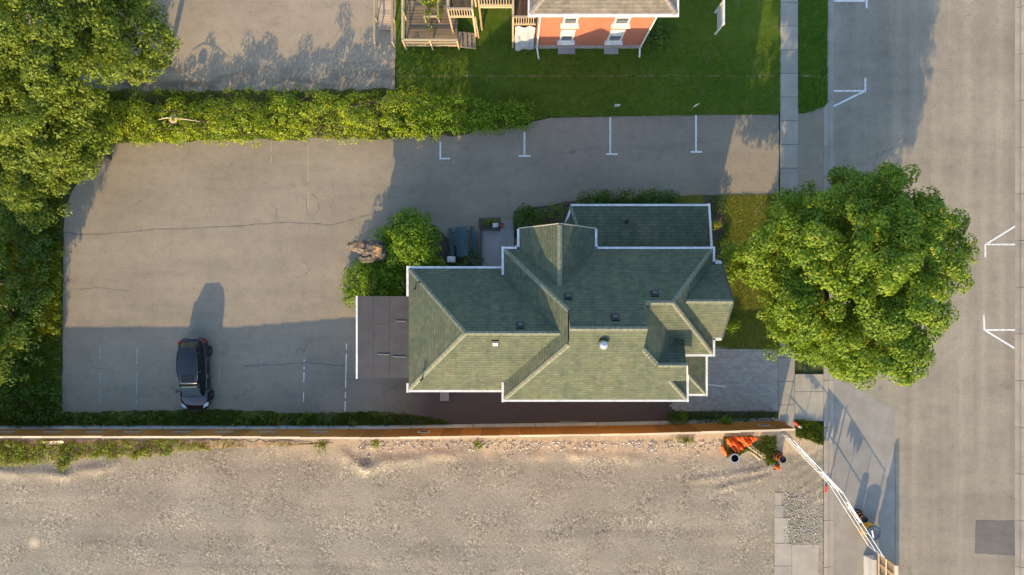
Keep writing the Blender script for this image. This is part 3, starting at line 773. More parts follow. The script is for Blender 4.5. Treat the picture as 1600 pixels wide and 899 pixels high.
# ------------------------------------------------------------------ roofs
def clip(poly, axis_v, lo, hi):
    """poly: list of (u, v); keep lo <= v <= hi"""
    for sgn, lim in ((1, lo), (-1, -hi)):
        out = []
        for i, p in enumerate(poly):
            q = poly[(i + 1) % len(poly)]
            a, c = sgn * p[1] - lim, sgn * q[1] - lim
            if a >= 0: out.append(p)
            if (a > 0 > c) or (a < 0 < c):
                t = a / (a - c); out.append((p[0] + (q[0] - p[0]) * t, p[1] + (q[1] - p[1]) * t))
        poly = out
        if len(poly) < 3: return []
    return poly
def shingles(pieces, parent, mat, e=0.20, t=0.035, name='shingles'):
    """pieces: coplanar convex polygons (3-D); lays overlapping courses up the slope with a real step at each butt"""
    b = MB(); b.uv = []
    n0 = None
    for P in pieces:
        P = [Vector(p) for p in P]
        n = Vector((0, 0, 0))
        for i in range(len(P)):
            n += P[i].cross(P[(i + 1) % len(P)])
        n.normalize()
        if n.z < 0: n = -n; P = P[::-1]
        if n0 is None: n0 = n
        n = n0
        u = Vector((0, 0, 1)).cross(n); u = u.normalized() if u.length > 1e-5 else Vector((1, 0, 0))
        v = n.cross(u)
        o = P[0]
        q = [(p.dot(u), p.dot(v)) for p in P]; d0 = o.dot(n)
        vmin, vmax = min(a[1] for a in q), max(a[1] for a in q)
        k = math.floor(vmin / e + 1e-6)
        while k * e < vmax - 1e-4:
            lo, hi = max(k * e, vmin), min((k + 1) * e, vmax)
            c = clip(q, 1, lo, hi)
            if len(c) >= 3:
                def w(a, dd): return u * a[0] + v * a[1] + n * (d0 + dd)
                top = [w(a, t * (1 - (a[1] - k * e) / e) + 0.004) for a in c]
                b.poly(top); b.uv.append([(a[0], a[1] + 0.001) for a in c])
                lows = [a for a in c if abs(a[1] - lo) < 1e-5]
                if len(lows) >= 2:
                    l = min(lows, key=lambda a: a[0]); r = max(lows, key=lambda a: a[0])
                    hh = t * (1 - (lo - k * e) / e) + 0.004
                    b.poly([w(l, 0), w(r, 0), w(r, hh), w(l, hh)]); b.uv.append([(l[0], lo), (r[0], lo), (r[0], lo), (l[0], lo)])
            k += 1
    return b.build(name, mat, parent, kind='stuff')
def ridge_caps(parent, lines, mat, w=0.24):
    b = MB()
    for p, q in lines:
        p, q = Vector(p), Vector(q); d = q - p; L = d.length; d.normalize()
        s = d.cross(Vector((0, 0, 1))).normalized(); n = max(1, int(L / 0.3))
        for i in range(n):
            a = p + d * (L * i / n); c = p + d * (L * (i + 1) / n - 0.012)
            up0, up1 = Vector((0, 0, 0.055)), Vector((0, 0, 0.040))
            dn = Vector((0, 0, -0.055)) 
            b.poly([a + s * w / 2 + dn + up0, a + up0, c + up1, c + s * w / 2 + dn + up1])
            b.poly([a + up0, a - s * w / 2 + dn + up0, c - s * w / 2 + dn + up1, c + up1])
    return b.build('ridge_cap', mat, parent, kind='stuff')

house = thing('green_roofed_house', 'large house under a many-gabled green shingle roof with white gutters beside the street tree', 'house', tuple(Hp(80, 50, 0)))
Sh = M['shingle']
def hp(*pp): return [Hp(*p) for p in pp]
# main block
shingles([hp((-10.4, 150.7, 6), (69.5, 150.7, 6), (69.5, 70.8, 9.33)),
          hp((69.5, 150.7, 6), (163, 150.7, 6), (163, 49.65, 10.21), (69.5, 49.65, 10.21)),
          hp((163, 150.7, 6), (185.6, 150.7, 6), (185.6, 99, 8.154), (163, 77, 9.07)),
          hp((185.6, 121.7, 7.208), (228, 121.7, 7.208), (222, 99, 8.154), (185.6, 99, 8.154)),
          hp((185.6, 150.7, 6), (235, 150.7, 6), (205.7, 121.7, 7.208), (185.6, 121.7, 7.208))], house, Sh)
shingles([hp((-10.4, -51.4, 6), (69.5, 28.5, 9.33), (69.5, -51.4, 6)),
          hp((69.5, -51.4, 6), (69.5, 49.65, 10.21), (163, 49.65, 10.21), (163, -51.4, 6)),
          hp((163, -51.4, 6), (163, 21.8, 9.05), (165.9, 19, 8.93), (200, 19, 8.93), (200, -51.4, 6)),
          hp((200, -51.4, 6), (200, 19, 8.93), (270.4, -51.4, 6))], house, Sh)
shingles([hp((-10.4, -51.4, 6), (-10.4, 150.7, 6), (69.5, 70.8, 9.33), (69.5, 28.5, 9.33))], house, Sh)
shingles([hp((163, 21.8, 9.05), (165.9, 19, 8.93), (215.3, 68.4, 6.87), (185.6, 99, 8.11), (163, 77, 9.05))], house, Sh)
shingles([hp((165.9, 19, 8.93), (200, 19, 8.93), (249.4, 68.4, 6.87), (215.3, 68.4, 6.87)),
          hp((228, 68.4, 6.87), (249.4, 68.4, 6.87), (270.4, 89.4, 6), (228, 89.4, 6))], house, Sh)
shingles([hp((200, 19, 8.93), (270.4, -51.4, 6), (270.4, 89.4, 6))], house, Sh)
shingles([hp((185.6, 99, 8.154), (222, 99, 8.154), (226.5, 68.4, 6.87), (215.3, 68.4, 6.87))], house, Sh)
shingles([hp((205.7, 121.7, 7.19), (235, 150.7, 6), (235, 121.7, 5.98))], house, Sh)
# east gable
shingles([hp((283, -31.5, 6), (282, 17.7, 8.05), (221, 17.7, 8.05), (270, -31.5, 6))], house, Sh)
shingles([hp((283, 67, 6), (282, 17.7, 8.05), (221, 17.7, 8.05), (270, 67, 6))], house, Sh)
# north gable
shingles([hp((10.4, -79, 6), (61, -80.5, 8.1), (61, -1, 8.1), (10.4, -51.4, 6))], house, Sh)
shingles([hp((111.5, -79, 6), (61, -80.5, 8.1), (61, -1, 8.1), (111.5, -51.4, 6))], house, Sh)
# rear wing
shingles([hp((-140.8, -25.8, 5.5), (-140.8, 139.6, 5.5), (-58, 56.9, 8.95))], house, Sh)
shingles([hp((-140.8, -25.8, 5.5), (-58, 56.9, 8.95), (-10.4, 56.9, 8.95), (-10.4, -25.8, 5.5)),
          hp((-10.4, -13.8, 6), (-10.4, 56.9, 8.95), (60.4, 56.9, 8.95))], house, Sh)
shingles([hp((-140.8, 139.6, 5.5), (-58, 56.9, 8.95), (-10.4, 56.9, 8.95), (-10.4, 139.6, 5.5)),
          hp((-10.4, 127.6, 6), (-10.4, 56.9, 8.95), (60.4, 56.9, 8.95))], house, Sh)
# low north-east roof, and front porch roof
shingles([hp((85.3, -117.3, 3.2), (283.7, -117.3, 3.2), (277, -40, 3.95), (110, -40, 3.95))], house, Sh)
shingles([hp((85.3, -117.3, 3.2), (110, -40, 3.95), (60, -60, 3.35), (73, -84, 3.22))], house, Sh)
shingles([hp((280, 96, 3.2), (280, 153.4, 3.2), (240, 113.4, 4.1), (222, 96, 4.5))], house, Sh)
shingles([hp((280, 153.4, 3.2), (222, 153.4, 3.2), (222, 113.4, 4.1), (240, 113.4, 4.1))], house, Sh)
# gablet walls, gable walls
for q in (hp((70.5, 28.5, 9.3), (70.5, 70.8, 9.3), (70.0, 49.65, 10.18)),
          hp((162.4, 21.5, 9.0), (162.4, 77.5, 9.0), (162.6, 49.65, 10.18)),
          hp((276, -27, 5.9), (276, 62.5, 5.9), (276, 17.7, 7.85)),
          hp((15, -74, 5.9), (107, -74, 5.9), (61, -74, 7.9)),
          hp((220, 69, 6.6), (220, 99, 7.95), (220, 121, 7.05), (220, 121, 5.95), (220, 69, 5.95)),
          hp((-9, -13, 5.7), (-9, -50, 5.7), (-9, -50, 5.95), (-9, -13, 5.95))):
    MB().poly(q).build('gable_wall', M['siding'], house)
ridge_caps(house, [(Hp(69.5, 49.65, 10.21), Hp(163, 49.65, 10.21)), (Hp(-58, 56.9, 8.95), Hp(60, 56.9, 8.95)), (Hp(166, 19, 8.93), Hp(200, 19, 8.93)),
                   (Hp(222, 17.7, 8.05), Hp(282, 17.7, 8.05)), (Hp(185.6, 99, 8.15), Hp(222, 99, 8.15)), (Hp(61, 0, 8.1), Hp(61, -80, 8.1)),
                   (Hp(-140.8, -25.8, 5.5), Hp(-58, 56.9, 8.95)), (Hp(-140.8, 139.6, 5.5), Hp(-58, 56.9, 8.95)),
                   (Hp(-10.4, -51.4, 6), Hp(69.5, 28.5, 9.33)), (Hp(-10.4, 150.7, 6), Hp(69.5, 70.8, 9.33)),
                   (Hp(163, 77, 9.05), Hp(185.6, 99, 8.12)), (Hp(200, 19, 8.93), Hp(270.4, -51.4, 6)), (Hp(200, 19, 8.93), Hp(270.4, 89.4, 6)),
                   (Hp(205.7, 121.7, 7.2), Hp(235, 150.7, 6)), (Hp(280, 153.4, 3.2), Hp(240, 113.4, 4.1)), (Hp(85.3, -117.3, 3.2), Hp(110, -40, 3.95))], M['ridge'])
# white gutters and rake boards
def gutter(p, q, w=0.125, h=0.13, off=0.0):
    p, q = Vector(p), Vector(q); d = (q - p).normalized(); r = d.cross(Vector((0, 0, 1))).normalized()
    o = r * (w / 2 + off) + Vector((0, 0, -0.04))
    MB().bar(p + o, q + o, w, h).build('gutter', M['white'], house)
E = 6.0
for p, q in (((-11, 151, E), (235, 151, E)), ((-140.8, 140, 5.5), (-11, 140, 5.5)), ((228, 90, E), (270.5, 90, E)), ((222, 154, 3.2), (280, 154, 3.2))):
    gutter(Hp(*p), Hp(*q))                                      # south eaves, outer side is -y
for p, q in (((-11, -26, 5.5), (-141, -26, 5.5)), ((10.4, -52, E), (-11, -52, E)), ((271, -52, E), (111.5, -52, E)), ((284, -118, 3.2), (85, -118, 3.2)),
             ((283, -32, E), (270.4, -32, E))):
    gutter(Hp(*p), Hp(*q))                                      # north eaves
for p, q in (((270.9, -32, E), (270.9, -55.4, E)), ((270.9, 93, E), (270.9, 67, E)), ((280.5, 157.4, 3.2), (280.5, 92, 3.2)), ((235.4, 154.5, E), (235.4, 118, E)),
             ((112, -51.5, E), (112, -79, E)), ((284, -45, 3.85), (284, -121.4, 3.2))):
    gutter(Hp(*p), Hp(*q))                                      # east eaves
for p, q in (((-11, -55.4, E), (-11, -17, E)), ((-11, 128, E), (-11, 154.5, E)), ((-141.3, -29.5, 5.5), (-141.3, 12, 5.5)), ((-141.3, 131, 5.5), (-141.3, 143.5, 5.5)), ((9.9, -79, E), (9.9, -52, E)),
             ((73, -84, 3.2), (85.3, -119, 3.2))):
    gutter(Hp(*p), Hp(*q) if p[0] != 73 else Hp(*q)) if p[0] != 73 else gutter(Hp(*p), Hp(*q), off=0.0)
gutter(Hp(283, 67, E), Hp(270.4, 67, E), off=-0.17)
# rake boards of the north and east gables
for p, q in (((10, -80, 5.95), (61, -81.6, 8.03)), ((112, -80, 5.95), (61, -81.6, 8.03)), ((284, -31.5, 5.95), (283, 17.7, 8.0)), ((284, 67, 5.95), (283, 17.7, 8.0))):
    MB().bar(Hp(*p), Hp(*q), 0.05, 0.16).build('rake_board', M['siding'] if p[0] < 200 else M['darkmetal'], house)
MB().bar(Hp(229, 121.7, 7.16), Hp(223, 99, 8.1), 0.05, 0.14).build('rake_board', M['offwhite'], house)
# walls (mostly hidden under the eaves)
def wallbox(x0, x1, s0, s1, z1):
    MB().prism([(x0 / 24, -s0 / 24), (x1 / 24, -s0 / 24), (x1 / 24, -s1 / 24), (x0 / 24, -s1 / 24)], -0.02, z1).build('wall', M['siding'], house)
wallbox(-1, 162, -42, 141, 5.95); wallbox(-131, -1.2, -17, 130, 5.45); wallbox(162.2, 261, -42, 80, 5.93); wallbox(162.2, 220, 80.2, 141, 5.9)
wallbox(261.2, 275, -26, 61, 5.9); wallbox(16, 106, -74, -42.2, 5.9); wallbox(106.3, 276, -110, -42.2, 3.15)
wallbox(78, 106, -90, -74.3, 3.1)
# porch columns, front porch deck
for x, s in ((274, 148), (274, 102), (232, 148)):
    MB().box(x / 24 - .08, x / 24 + .08, -s / 24 - .08, -s / 24 + .08, 0.3, 3.1).build('column', M['white'], house)
MB().box(220.5 / 24, 278 / 24, -152 / 24, -80.5 / 24, 0, 0.3).build('porch_floor', M['darkdeck'], house)
# soffits close the eaves
def soffit(pts, z):
    MB().prism([(x / 24, -s / 24) for x, s in pts], z - 0.1, z - 0.06).build('soffit', M['offwhite'], house)
soffit([(-10, -51), (270, -51), (270, 89), (235, 89), (235, 150), (-10, 150)], E - 0.02)
soffit([(-140, -25), (-10.6, -25), (-10.6, 139), (-140, 139)], 5.48); soffit([(11, -78), (111, -78), (111, -51.5), (11, -51.5)], E - 0.02)
soffit([(270.6, -31), (282, -31), (282, 66), (270.6, 66)], E - 0.02); soffit([(85, -117), (283, -117), (276, -43), (107, -43), (74, -84)], 3.18); soffit([(222, 96), (279.5, 96), (279.5, 153), (222, 153)], 3.18)
for q in ([(4, -57), (17, -57), (17, -46), (4, -46)], [(262, -37), (283, -37), (283, -28), (262, -28)], [(262, 63), (283, 63), (283, 72), (262, 72)], [(104, -57), (117, -57), (117, -46), (104, -46)]): soffit(q, E - 0.13)
# windows on the outer walls
def window(cx, cy, z0, z1, w, nrm):
    nx, ny = nrm; t = Vector((-ny, nx, 0)); n = Vector((nx, ny, 0)); c = Vector((cx, cy, 0))
    b = MB(); zc = (z0 + z1) / 2
    for a, q in (((-w / 2, z0), (w / 2, z0)), ((-w / 2, z1), (w / 2, z1)), ((-w / 2, z0), (-w / 2, z1)), ((w / 2, z0), (w / 2, z1)), ((-w / 2, zc), (w / 2, zc))):
        b.bar(c + t * a[0] + Vector((0, 0, a[1])) + n * 0.03, c + t * q[0] + Vector((0, 0, q[1])) + n * 0.03, 0.07, 0.07)
    f = b.build('window', M['white'], house)
    g = MB(); g.poly([c + n * 0.012 + t * a + Vector((0, 0, z)) for a, z in ((-w / 2, z0), (w / 2, z0), (w / 2, z1), (-w / 2, z1))])
    g.build('pane', M['glass'], f)
for x in (20, 70, 120): window(x / 24, -141 / 24, 1.0, 2.5, 0.9, (0, -1)); window(x / 24, -141 / 24, 3.7, 5.1, 0.9, (0, -1))
for x in (-100, -50): window(x / 24, -130 / 24, 1.0, 2.4, 0.9, (0, -1)); window(x / 24, 17 / 24, 3.2, 4.6, 0.9, (0, 1))
for s in (20, 50, 100): window(-131 / 24, -s / 24, 3.7, 4.9, 0.8, (-1, 0))
for s in (-8, 40): window(275 / 24, -s / 24, 1.0, 2.5, 0.9, (1, 0)); window(275 / 24, -s / 24, 3.8, 5.1, 0.9, (1, 0))
for x in (140, 180, 220, 255): window(x / 24, 110 / 24, 1.0, 2.4, 1.0, (0, 1))
for x in (45, 80): window(x / 24, 74 / 24, 3.7, 5.1, 0.8, (0, 1))
# flat rear addition with lapped roof sheets
x0, x1, s0, s1, zf = -223.9, -141.6, 12.5, 130.9, 3.3
MB().box((x0 + 4) / 24, (x1) / 24, -(s1 - 3) / 24, -(s0 + 3) / 24, -0.02, zf - 0.16).build('wall', M['siding'], house)
MB().box((x0 + 1) / 24, x1 / 24, -s1 / 24, -s0 / 24, zf - 0.155, zf - 0.03).build('flat_roof', M['membrane'], house)
MB().box((x0 - 1.6) / 24, (x0 + 1) / 24 - .002, -(s1 + 0.8) / 24, -(s0 - 0.5) / 24, zf - 0.2, zf + 0.03).build('fascia', M['white'], house)
for (a, c, d, e) in ((x0 + 1, -200, s0, s1), (-199.8, -177, s0, 52), (-199.8, -177, 52.3, 97), (-199.8, -177, 97.2, s1), (-176.7, x1, s0, 49), (-176.7, x1, 49.2, 101), (-176.7, x1, 101.2, s1)):
    z = zf + rnd.uniform(-0.006, 0.008)
    b = MB(); b.hexa([(a / 24, -e / 24, zf - .03), (c / 24, -e / 24, zf - .03), (c / 24, -d / 24, zf - .03), (a / 24, -d / 24, zf - .03)],
                     [(a / 24, -e / 24, z + 0.012), (c / 24, -e / 24, z + 0.0), (c / 24, -d / 24, z), (a / 24, -d / 24, z + 0.010)])
    b.build('roof_sheet', M['membrane'], house)
for (xa, sa, xb, sb) in ((-194, 96.5, -177, 97), (-168, 48.5, -153, 49), (-172, 100, -153, 100.5)):
    MB().bar(Hp(xa, sa, zf + 0.03), Hp(xb, sb, zf + 0.03), 0.05, 0.03).build('lap_seam', M['lap'], house)
# vents on the slopes
def rooftop(x, s, z, slope):       # slope: +1 south-facing, -1 north-facing
    c = Hp(x, s, z); b = MB()
    up = Vector((0, -slope, 1)).normalized(); f = Vector((0, slope, 1)).normalized(); r = Vector((1, 0, 0))
    return c, b, up, f, r
def vent(px, py, slope, z, mat):
    p = G(px, py, z)
    nrm = Vector((0, -slope, 1)).normalized() if slope > 0 else Vector((0, 1, 1)).normalized()
    d = Vector((0, -1, -1)).normalized() if slope > 0 else Vector((0, 1, -1)).normalized()
    r = Vector((1, 0, 0)); b = MB()
    q = [p + r * a * 0.2 + d * c * 0.2 for a, c in ((-1, -1), (1, -1), (1, 1), (-1, 1))]
    b.hexa([k + nrm * 0.0 for k in q], [p + r * a * 0.19 + d * c * 0.19 + nrm * (0.16 if c > 0 else 0.09) for a, c in ((-1, -1), (1, -1), (1, 1), (-1, 1))])
    o = b.build('roof_vent', M['black'], house)
    h = MB(); h.hexa([p + r * a * 0.13 + d * c * 0.12 + nrm * 0.125 for a, c in ((-1, -1), (1, -1), (1, 1), (-1, 1))],
                     [p + r * a * 0.12 + d * c * 0.11 + nrm * 0.165 for a, c in ((-1, -1), (1, -1), (1, 1), (-1, 1))])
    h.build('vent_hood', mat, o)
def zN(py, s0=-51.4, z0=6.0):   # height of a north slope seen at image row py
    a = 449.5 - py; return ((-s0) * 1.0 + 24 * z0 - a) / (24 - a / 44) if False else (24 * z0 - (a + s0)) / (24 - a / 44)
def zS(py, s0=150.7, z0=6.0):
    a = py - 449.5; return (24 * z0 + s0 - a) / (24 - a / 44)
vent(887.5, 465, -1, zN(465), M['darkmetal']); vent(1023, 460.5, -1, zN(460.5), M['darkmetal']); vent(961, 498, -1, zN(498), M['darkmetal'])
vent(813, 510, -1, zN(510, -25.8, 5.5), M['darkmetal']); vent(774, 535, 1, zS(535, 139.6, 5.5), M['offwhite'])
# round metal flue with a cap
p = G(942, 538, zS(537) + 0.1); b = MB(); b.lathe(p + Vector((0, 0, -0.45)), [(0.2, 0), (0.2, 0.55), (0.27, 0.57), (0.27, 0.62)], 18)
fl = b.build('flue', M['darkmetal'], house, smooth=False)
MB().lathe(p + Vector((0, 0, 0.13)), [(0.0, 0.42), (0.10, 0.41), (0.19, 0.35), (0.24, 0.24), (0.27, 0.05), (0.2, 0.03)], 20).build('flue_cap', M['steel'], fl, smooth=True)
# thin pipes
for px, py, z, h, rr in ((655.5, 441, 6.2, 0.25, 0.06), (660, 592, 6.35, 0.75, 0.05), (979, 347, 3.45, 0.4, 0.11), (1067, 387, 3.9, 0.2, 0.05), (648, 452, 6.1, 0.1, 0.05)):
    q = G(px, py, z); MB().tube([q + Vector((0, 0, -0.25)), q + Vector((0, 0, h))], rr, 10).build('vent_pipe', M['black'], house)
# downspout that runs out over the paving
b = MB(); q = Hp(280, 140, 0); b.tube([Hp(281, 146, 3.1), Hp(278, 146, 2.7), Hp(278, 146, 0.2), Hp(284, 146.5, 0.07)], 0.045, 8); 
b.tube([G(1096, 600, 0.06), G(1133, 604.5, 0.05)], 0.05, 8); b.build('downspout', M['white'], house)

# ------------------------------------------------------------------ brick house to the north
bh = thing('brick_house', 'two-storey red brick house with white windows and a taupe shingle roof at the top edge', 'house', (4.9, 20.5, 0))
X0, X1, Y0, Y1 = 1.5, 8.33, 15.6, 25.5; ZE = 6.4
MB().box(X0, X1, Y0, Y1, 0.5, ZE).build('wall', M['brick'], bh)
b = MB(); b.box(X0 - 0.06, X1 + 0.06, Y0 - 0.06, Y1 + 0.06, -0.05, 0.498); b.build('foundation', M['stone'], bh)
ex0, ex1, ey0, ey1 = 1.0, 9.17, 15.22, 25.9
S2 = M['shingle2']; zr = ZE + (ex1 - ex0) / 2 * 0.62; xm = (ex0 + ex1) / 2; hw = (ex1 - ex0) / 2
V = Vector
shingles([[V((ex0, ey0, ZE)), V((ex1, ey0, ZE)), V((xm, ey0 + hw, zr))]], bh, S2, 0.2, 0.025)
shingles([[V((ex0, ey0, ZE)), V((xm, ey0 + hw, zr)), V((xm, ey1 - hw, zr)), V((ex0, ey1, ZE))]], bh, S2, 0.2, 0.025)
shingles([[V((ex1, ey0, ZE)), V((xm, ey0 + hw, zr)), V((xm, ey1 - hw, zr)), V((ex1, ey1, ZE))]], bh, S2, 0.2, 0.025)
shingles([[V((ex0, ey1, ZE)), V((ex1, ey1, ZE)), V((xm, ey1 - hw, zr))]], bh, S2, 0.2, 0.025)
rc = plain('taupe_ridge', (0.24, 0.205, 0.17), 0.9, 0.1, 0.2, 5)
ridge_caps(bh, [(V((ex0, ey0, ZE)), V((xm, ey0 + hw, zr))), (V((ex1, ey0, ZE)), V((xm, ey0 + hw, zr)))], rc, 0.3)
MB().box(ex0 + .02, ex1 - .02, ey0 + .02, ey1 - .02, ZE - 0.12, ZE - 0.04).build('soffit', M['white'], bh)
for (a, c, d, e) in ((ex0 - .12, ex1 + .12, ey0 - .12, ey0), (ex0 - .12, ex0, ey0 + .002, ey1), (ex1, ex1 + .12, ey0 + .002, ey1)):
    MB().box(a, c, d, e, ZE - 0.14, ZE + 0.02).build('gutter', M['white'], bh)
def bwin(xa, xb, z0, z1):
    f = MB()
    yf = Y0 - 0.05
    for a, c, p, q in ((xa, xa + .11, z0, z1), (xb - .11, xb, z0, z1), (xa + .11, xb - .11, z1 - .11, z1), (xa + .11, xb - .11, (z0 + z1) / 2 - .03, (z0 + z1) / 2 + .03), (xa + .11, xb - .11, z0, z0 + .09)):
        f.box(a, c, yf, Y0 + 0.02, p, q)
    w = f.build('window', M['white'], bh)
    MB().box(xa - 0.12, xb + 0.12, Y0 - 0.24, Y0 + 0.01, z0 - 0.14, z0 - 0.003).build('sill', M['white'], w)
    MB().box(xa + .1, xb - .1, Y0 - 0.018, Y0 + 0.01, z0 + .05, z1 - .05).build('pane', M['glass'], w)
    MB().box(xa + .12, xb - .12, Y0 - 0.03, Y0 - 0.0185, z0 + .95, z1 - .12).build('blind', M['blind'], w)
bwin(2.98, 3.85, 1.3, 3.12); bwin(5.98, 6.88, 1.3, 3.12); bwin(2.98, 3.85, 4.05, 5.9); bwin(5.98, 6.88, 4.05, 5.9)
for xa, xb in ((2.98, 4.1), (5.98, 6.9)):
    b = MB(); b.box(xa, xb, 15.18, 15.53, -0.02, 0.14); b.build('window_well', M['patio'], bh)
def spout(x, bend, yend):
    b = MB(); b.tube([(x, ey0 - .06, ZE - .1), (x, Y0 - 0.10, ZE - 0.55), (x, Y0 - 0.10, 0.25), (x + bend, yend, 0.08)], 0.055, 8); b.build('downspout', M['white'], bh)
spout(1.62, 0.12, 14.85); spout(8.28, 0.0, 14.95)

# ------------------------------------------------------------------ side deck, stairs, tarp (lumber work west of the brick house)
pc = thing('side_porch', 'tall lumber porch with slatted railings attached to the left side of the brick house', 'porch', (0.3, 16.6, 0))
def deck_boards(parent, x0, x1, y0, y1, z, pitch, mat, along='x', gap=0.012, th=0.035):
    if along == 'x':
        y = y0
        while y < y1 - 0.02:
            b = MB(); b.box(x0 + rnd.uniform(-.01, .01), x1 + rnd.uniform(-.01, .01), y, min(y + pitch - gap, y1), z - th, z + rnd.uniform(-.003, .003)); b.build('deck_board', mat, parent); y += pitch
    else:
        x = x0
        while x < x1 - 0.02:
            b = MB(); b.box(x, min(x + pitch - gap, x1), y0 + rnd.uniform(-.01, .01), y1 + rnd.uniform(-.01, .01), z - th, z + rnd.uniform(-.003, .003)); b.build('deck_board', mat, parent); x += pitch
def railing(parent, p, q, z0, z1, mat, step=0.16, posts=True):
    p, q = Vector(p), Vector(q); n = max(1, int((q - p).length / step))
    up = Vector((0, 0, 1))
    MB().bar(p + up * z1, q + up * z1, 0.13, 0.05).build('top_rail', mat, parent)
    MB().bar(p + up * (z0 + .04), q + up * (z0 + .04), 0.09, 0.16).build('bottom_rail', mat, parent)
    for i in range(1, n):
        a = p.lerp(q, i / n); MB().bar(a + up * (z0 + .13), a + up * (z1 - .026), 0.045, 0.045).build('baluster', mat, parent)
def post(parent, x, y, z0, z1, mat, w=0.11):
    MB().box(x - w / 2, x + w / 2, y - w / 2, y + w / 2, z0, z1).build('post', mat, parent)
L = M['lumber']
deck_boards(pc, 0.12, 1.38, 15.7, 19.5, 3.9, 0.145, M['darkdeck'], 'y')
railing(pc, (0.12, 15.62, 0), (1.4, 15.62, 0), 3.9, 5.0, L, 0.13)
railing(pc, (0.06, 15.68, 0), (0.06, 19.4, 0), 3.9, 5.0, L, 0.16)
for x, y in ((0.06, 15.62), (0.06, 17.6), (0.06, 19.4), (1.32, 19.4)): post(pc, x, y, 0, 5.05, L)
# bridge to the west landing
deck_boards(pc, -1.95, 0.0, 16.85, 18.2, 3.88, 0.145, M['darkdeck'], 'y')
railing(pc, (-1.95, 16.75, 0), (0.0, 16.75, 0), 3.88, 4.95, L, 0.16)
for x in (-1.95,): post(pc, x, 16.75, 0, 5.0, L)
MB().box(-1.9, 0.0, 16.66, 16.70, 3.70, 3.86).build('joist', L, pc)
# landing above the lower deck
deck_boards(pc, -3.72, -2.4, 16.42, 18.2, 3.2, 0.145, M['darkdeck'], 'y')
railing(pc, (-3.75, 16.35, 0), (-2.36, 16.35, 0), 3.2, 4.35, L, 0.15)
railing(pc, (-3.77, 16.42, 0), (-3.77, 18.3, 0), 3.2, 4.35, L, 0.15)
railing(pc, (-2.34, 16.42, 0), (-2.34, 18.3, 0), 3.2, 4.35, L, 0.15)
for x in (-3.77, -2.34): post(pc, x, 16.35, 0, 4.42, L); post(pc, x, 18.3, 0, 4.42, L)
MB().bar((-2.16, 16.2, 0.2), (-2.22, 16.3, 3.3), 0.09, 0.09).build('brace', L, pc)
# lower deck
ld = thing('lower_deck', 'weathered brown lumber deck with open post railing beside the neighbour lot', 'deck', (-5.2, 17.5, 0))
deck_boards(ld, -6.78, -3.5, 15.62, 20.4, 0.62, 0.20, M['deck'], 'x', gap=0.022)
MB().box(-6.8, -3.48, 15.56, 15.60, 0.38, 0.64).build('skirt_board', L, ld)
for x in (-6.86, -5.15, -3.44): post(ld, x, 15.5, 0, 1.72, L, 0.1)
MB().bar((-6.9, 15.5, 1.68), (-3.4, 15.5, 1.68), 0.14, 0.05).build('top_rail', L, ld)
MB().bar((-6.86, 15.53, 1.1), (-3.44, 15.53, 1.1), 0.04, 0.09).build('middle_rail', L, ld)
for y in (17.4, 19.4): post(ld, -6.86, y, 0, 1.72, L, 0.1)
MB().bar((-6.86, 15.58, 1.68), (-6.86, 20.4, 1.68), 0.14, 0.05).build('top_rail', L, ld)
MB().bar((-6.83, 15.56, 1.1), (-6.83, 20.4, 1.1), 0.04, 0.09).build('middle_rail', L, ld)
# opening in the deck for the shrub, railed
MB().bar((-5.55, 17.05, 1.5), (-4.62, 17.05, 1.5), 0.1, 0.05).build('top_rail', L, ld)
MB().bar((-4.66, 17.0, 1.5), (-4.66, 20.4, 1.5), 0.1, 0.05).build('top_rail', L, ld)
for x, y in ((-5.52, 17.05), (-4.66, 17.05), (-4.66, 19.0)): post(ld, x, y, 0.6, 1.52, L, 0.09)
# steps down to the lawn
st = thing('deck_steps', 'short flight of weathered plank steps from the lower deck down to the lawn', 'steps', (-2.9, 15.95, 0))
for i in range(4):
    x = -3.46 + i * 0.28; z = 0.50 - i * 0.13
    MB().box(x, x + 0.262, 15.58, 16.44, z - 0.04, z).build('tread', M['decky'], st)
for y in (15.57, 16.45):
    MB().bar((-3.44, y - .025 if y < 16 else y + .025, 0.40), (-2.36, y - .025 if y < 16 else y + .025, 0.02), 0.04, 0.2).build('stringer', L, st)
# hanging tarp
b = MB(); nx, nz = 14, 22; x0, x1 = 0.18, 1.38
for i in range(nx + 1):
    for j in range(nz + 1):
        u, w = i / nx, j / nz
        b.v.append((x0 + (x1 - x0) * u + .02 * math.sin(9 * w), 15.50 - 0.05 * math.sin(11 * u + 3 * w) - 0.25 * max(0, 0.25 - w) * (1 + math.sin(7 * u)), 0.03 + 3.75 * w))
for i in range(nx):
    for j in range(nz):
        a = i * (nz + 1) + j; b.f.append((a, a + nz + 1, a + nz + 2, a + 1))
o = b.build('tarp', M['tarp'], None, smooth=True, origin=(0.8, 15.5, 0)); tag(o, 'crumpled grey and blue tarp hanging below the side porch of the brick house', 'tarp')
m = o.modifiers.new('thick', 'SOLIDIFY'); m.thickness = 0.012
# boardwalk with handrails
bw = thing('boardwalk_ramp', 'narrow boardwalk ramp of pale boards with two handrails beside the neighbour lot', 'ramp', (-8.3, 17.5, 0))
y = 16.75
while y < 20.6:
    MB().box(-8.66 + rnd.uniform(-.01, .01), -7.82 + rnd.uniform(-.01, .01), y, y + 0.125, 0.10 + (y - 16.75) * 0.05, 0.14 + (y - 16.75) * 0.05).build('deck_board', M['ramp'], bw); y += 0.14
for x in (-8.77, -7.63):
    for yy in (15.66, 17.3, 18.9): post(bw, x, yy, 0, 1.0, L, 0.09)
    MB().bar((x, 15.62, 1.0), (x, 20.6, 1.0), 0.12, 0.05).build('handrail', L, bw)

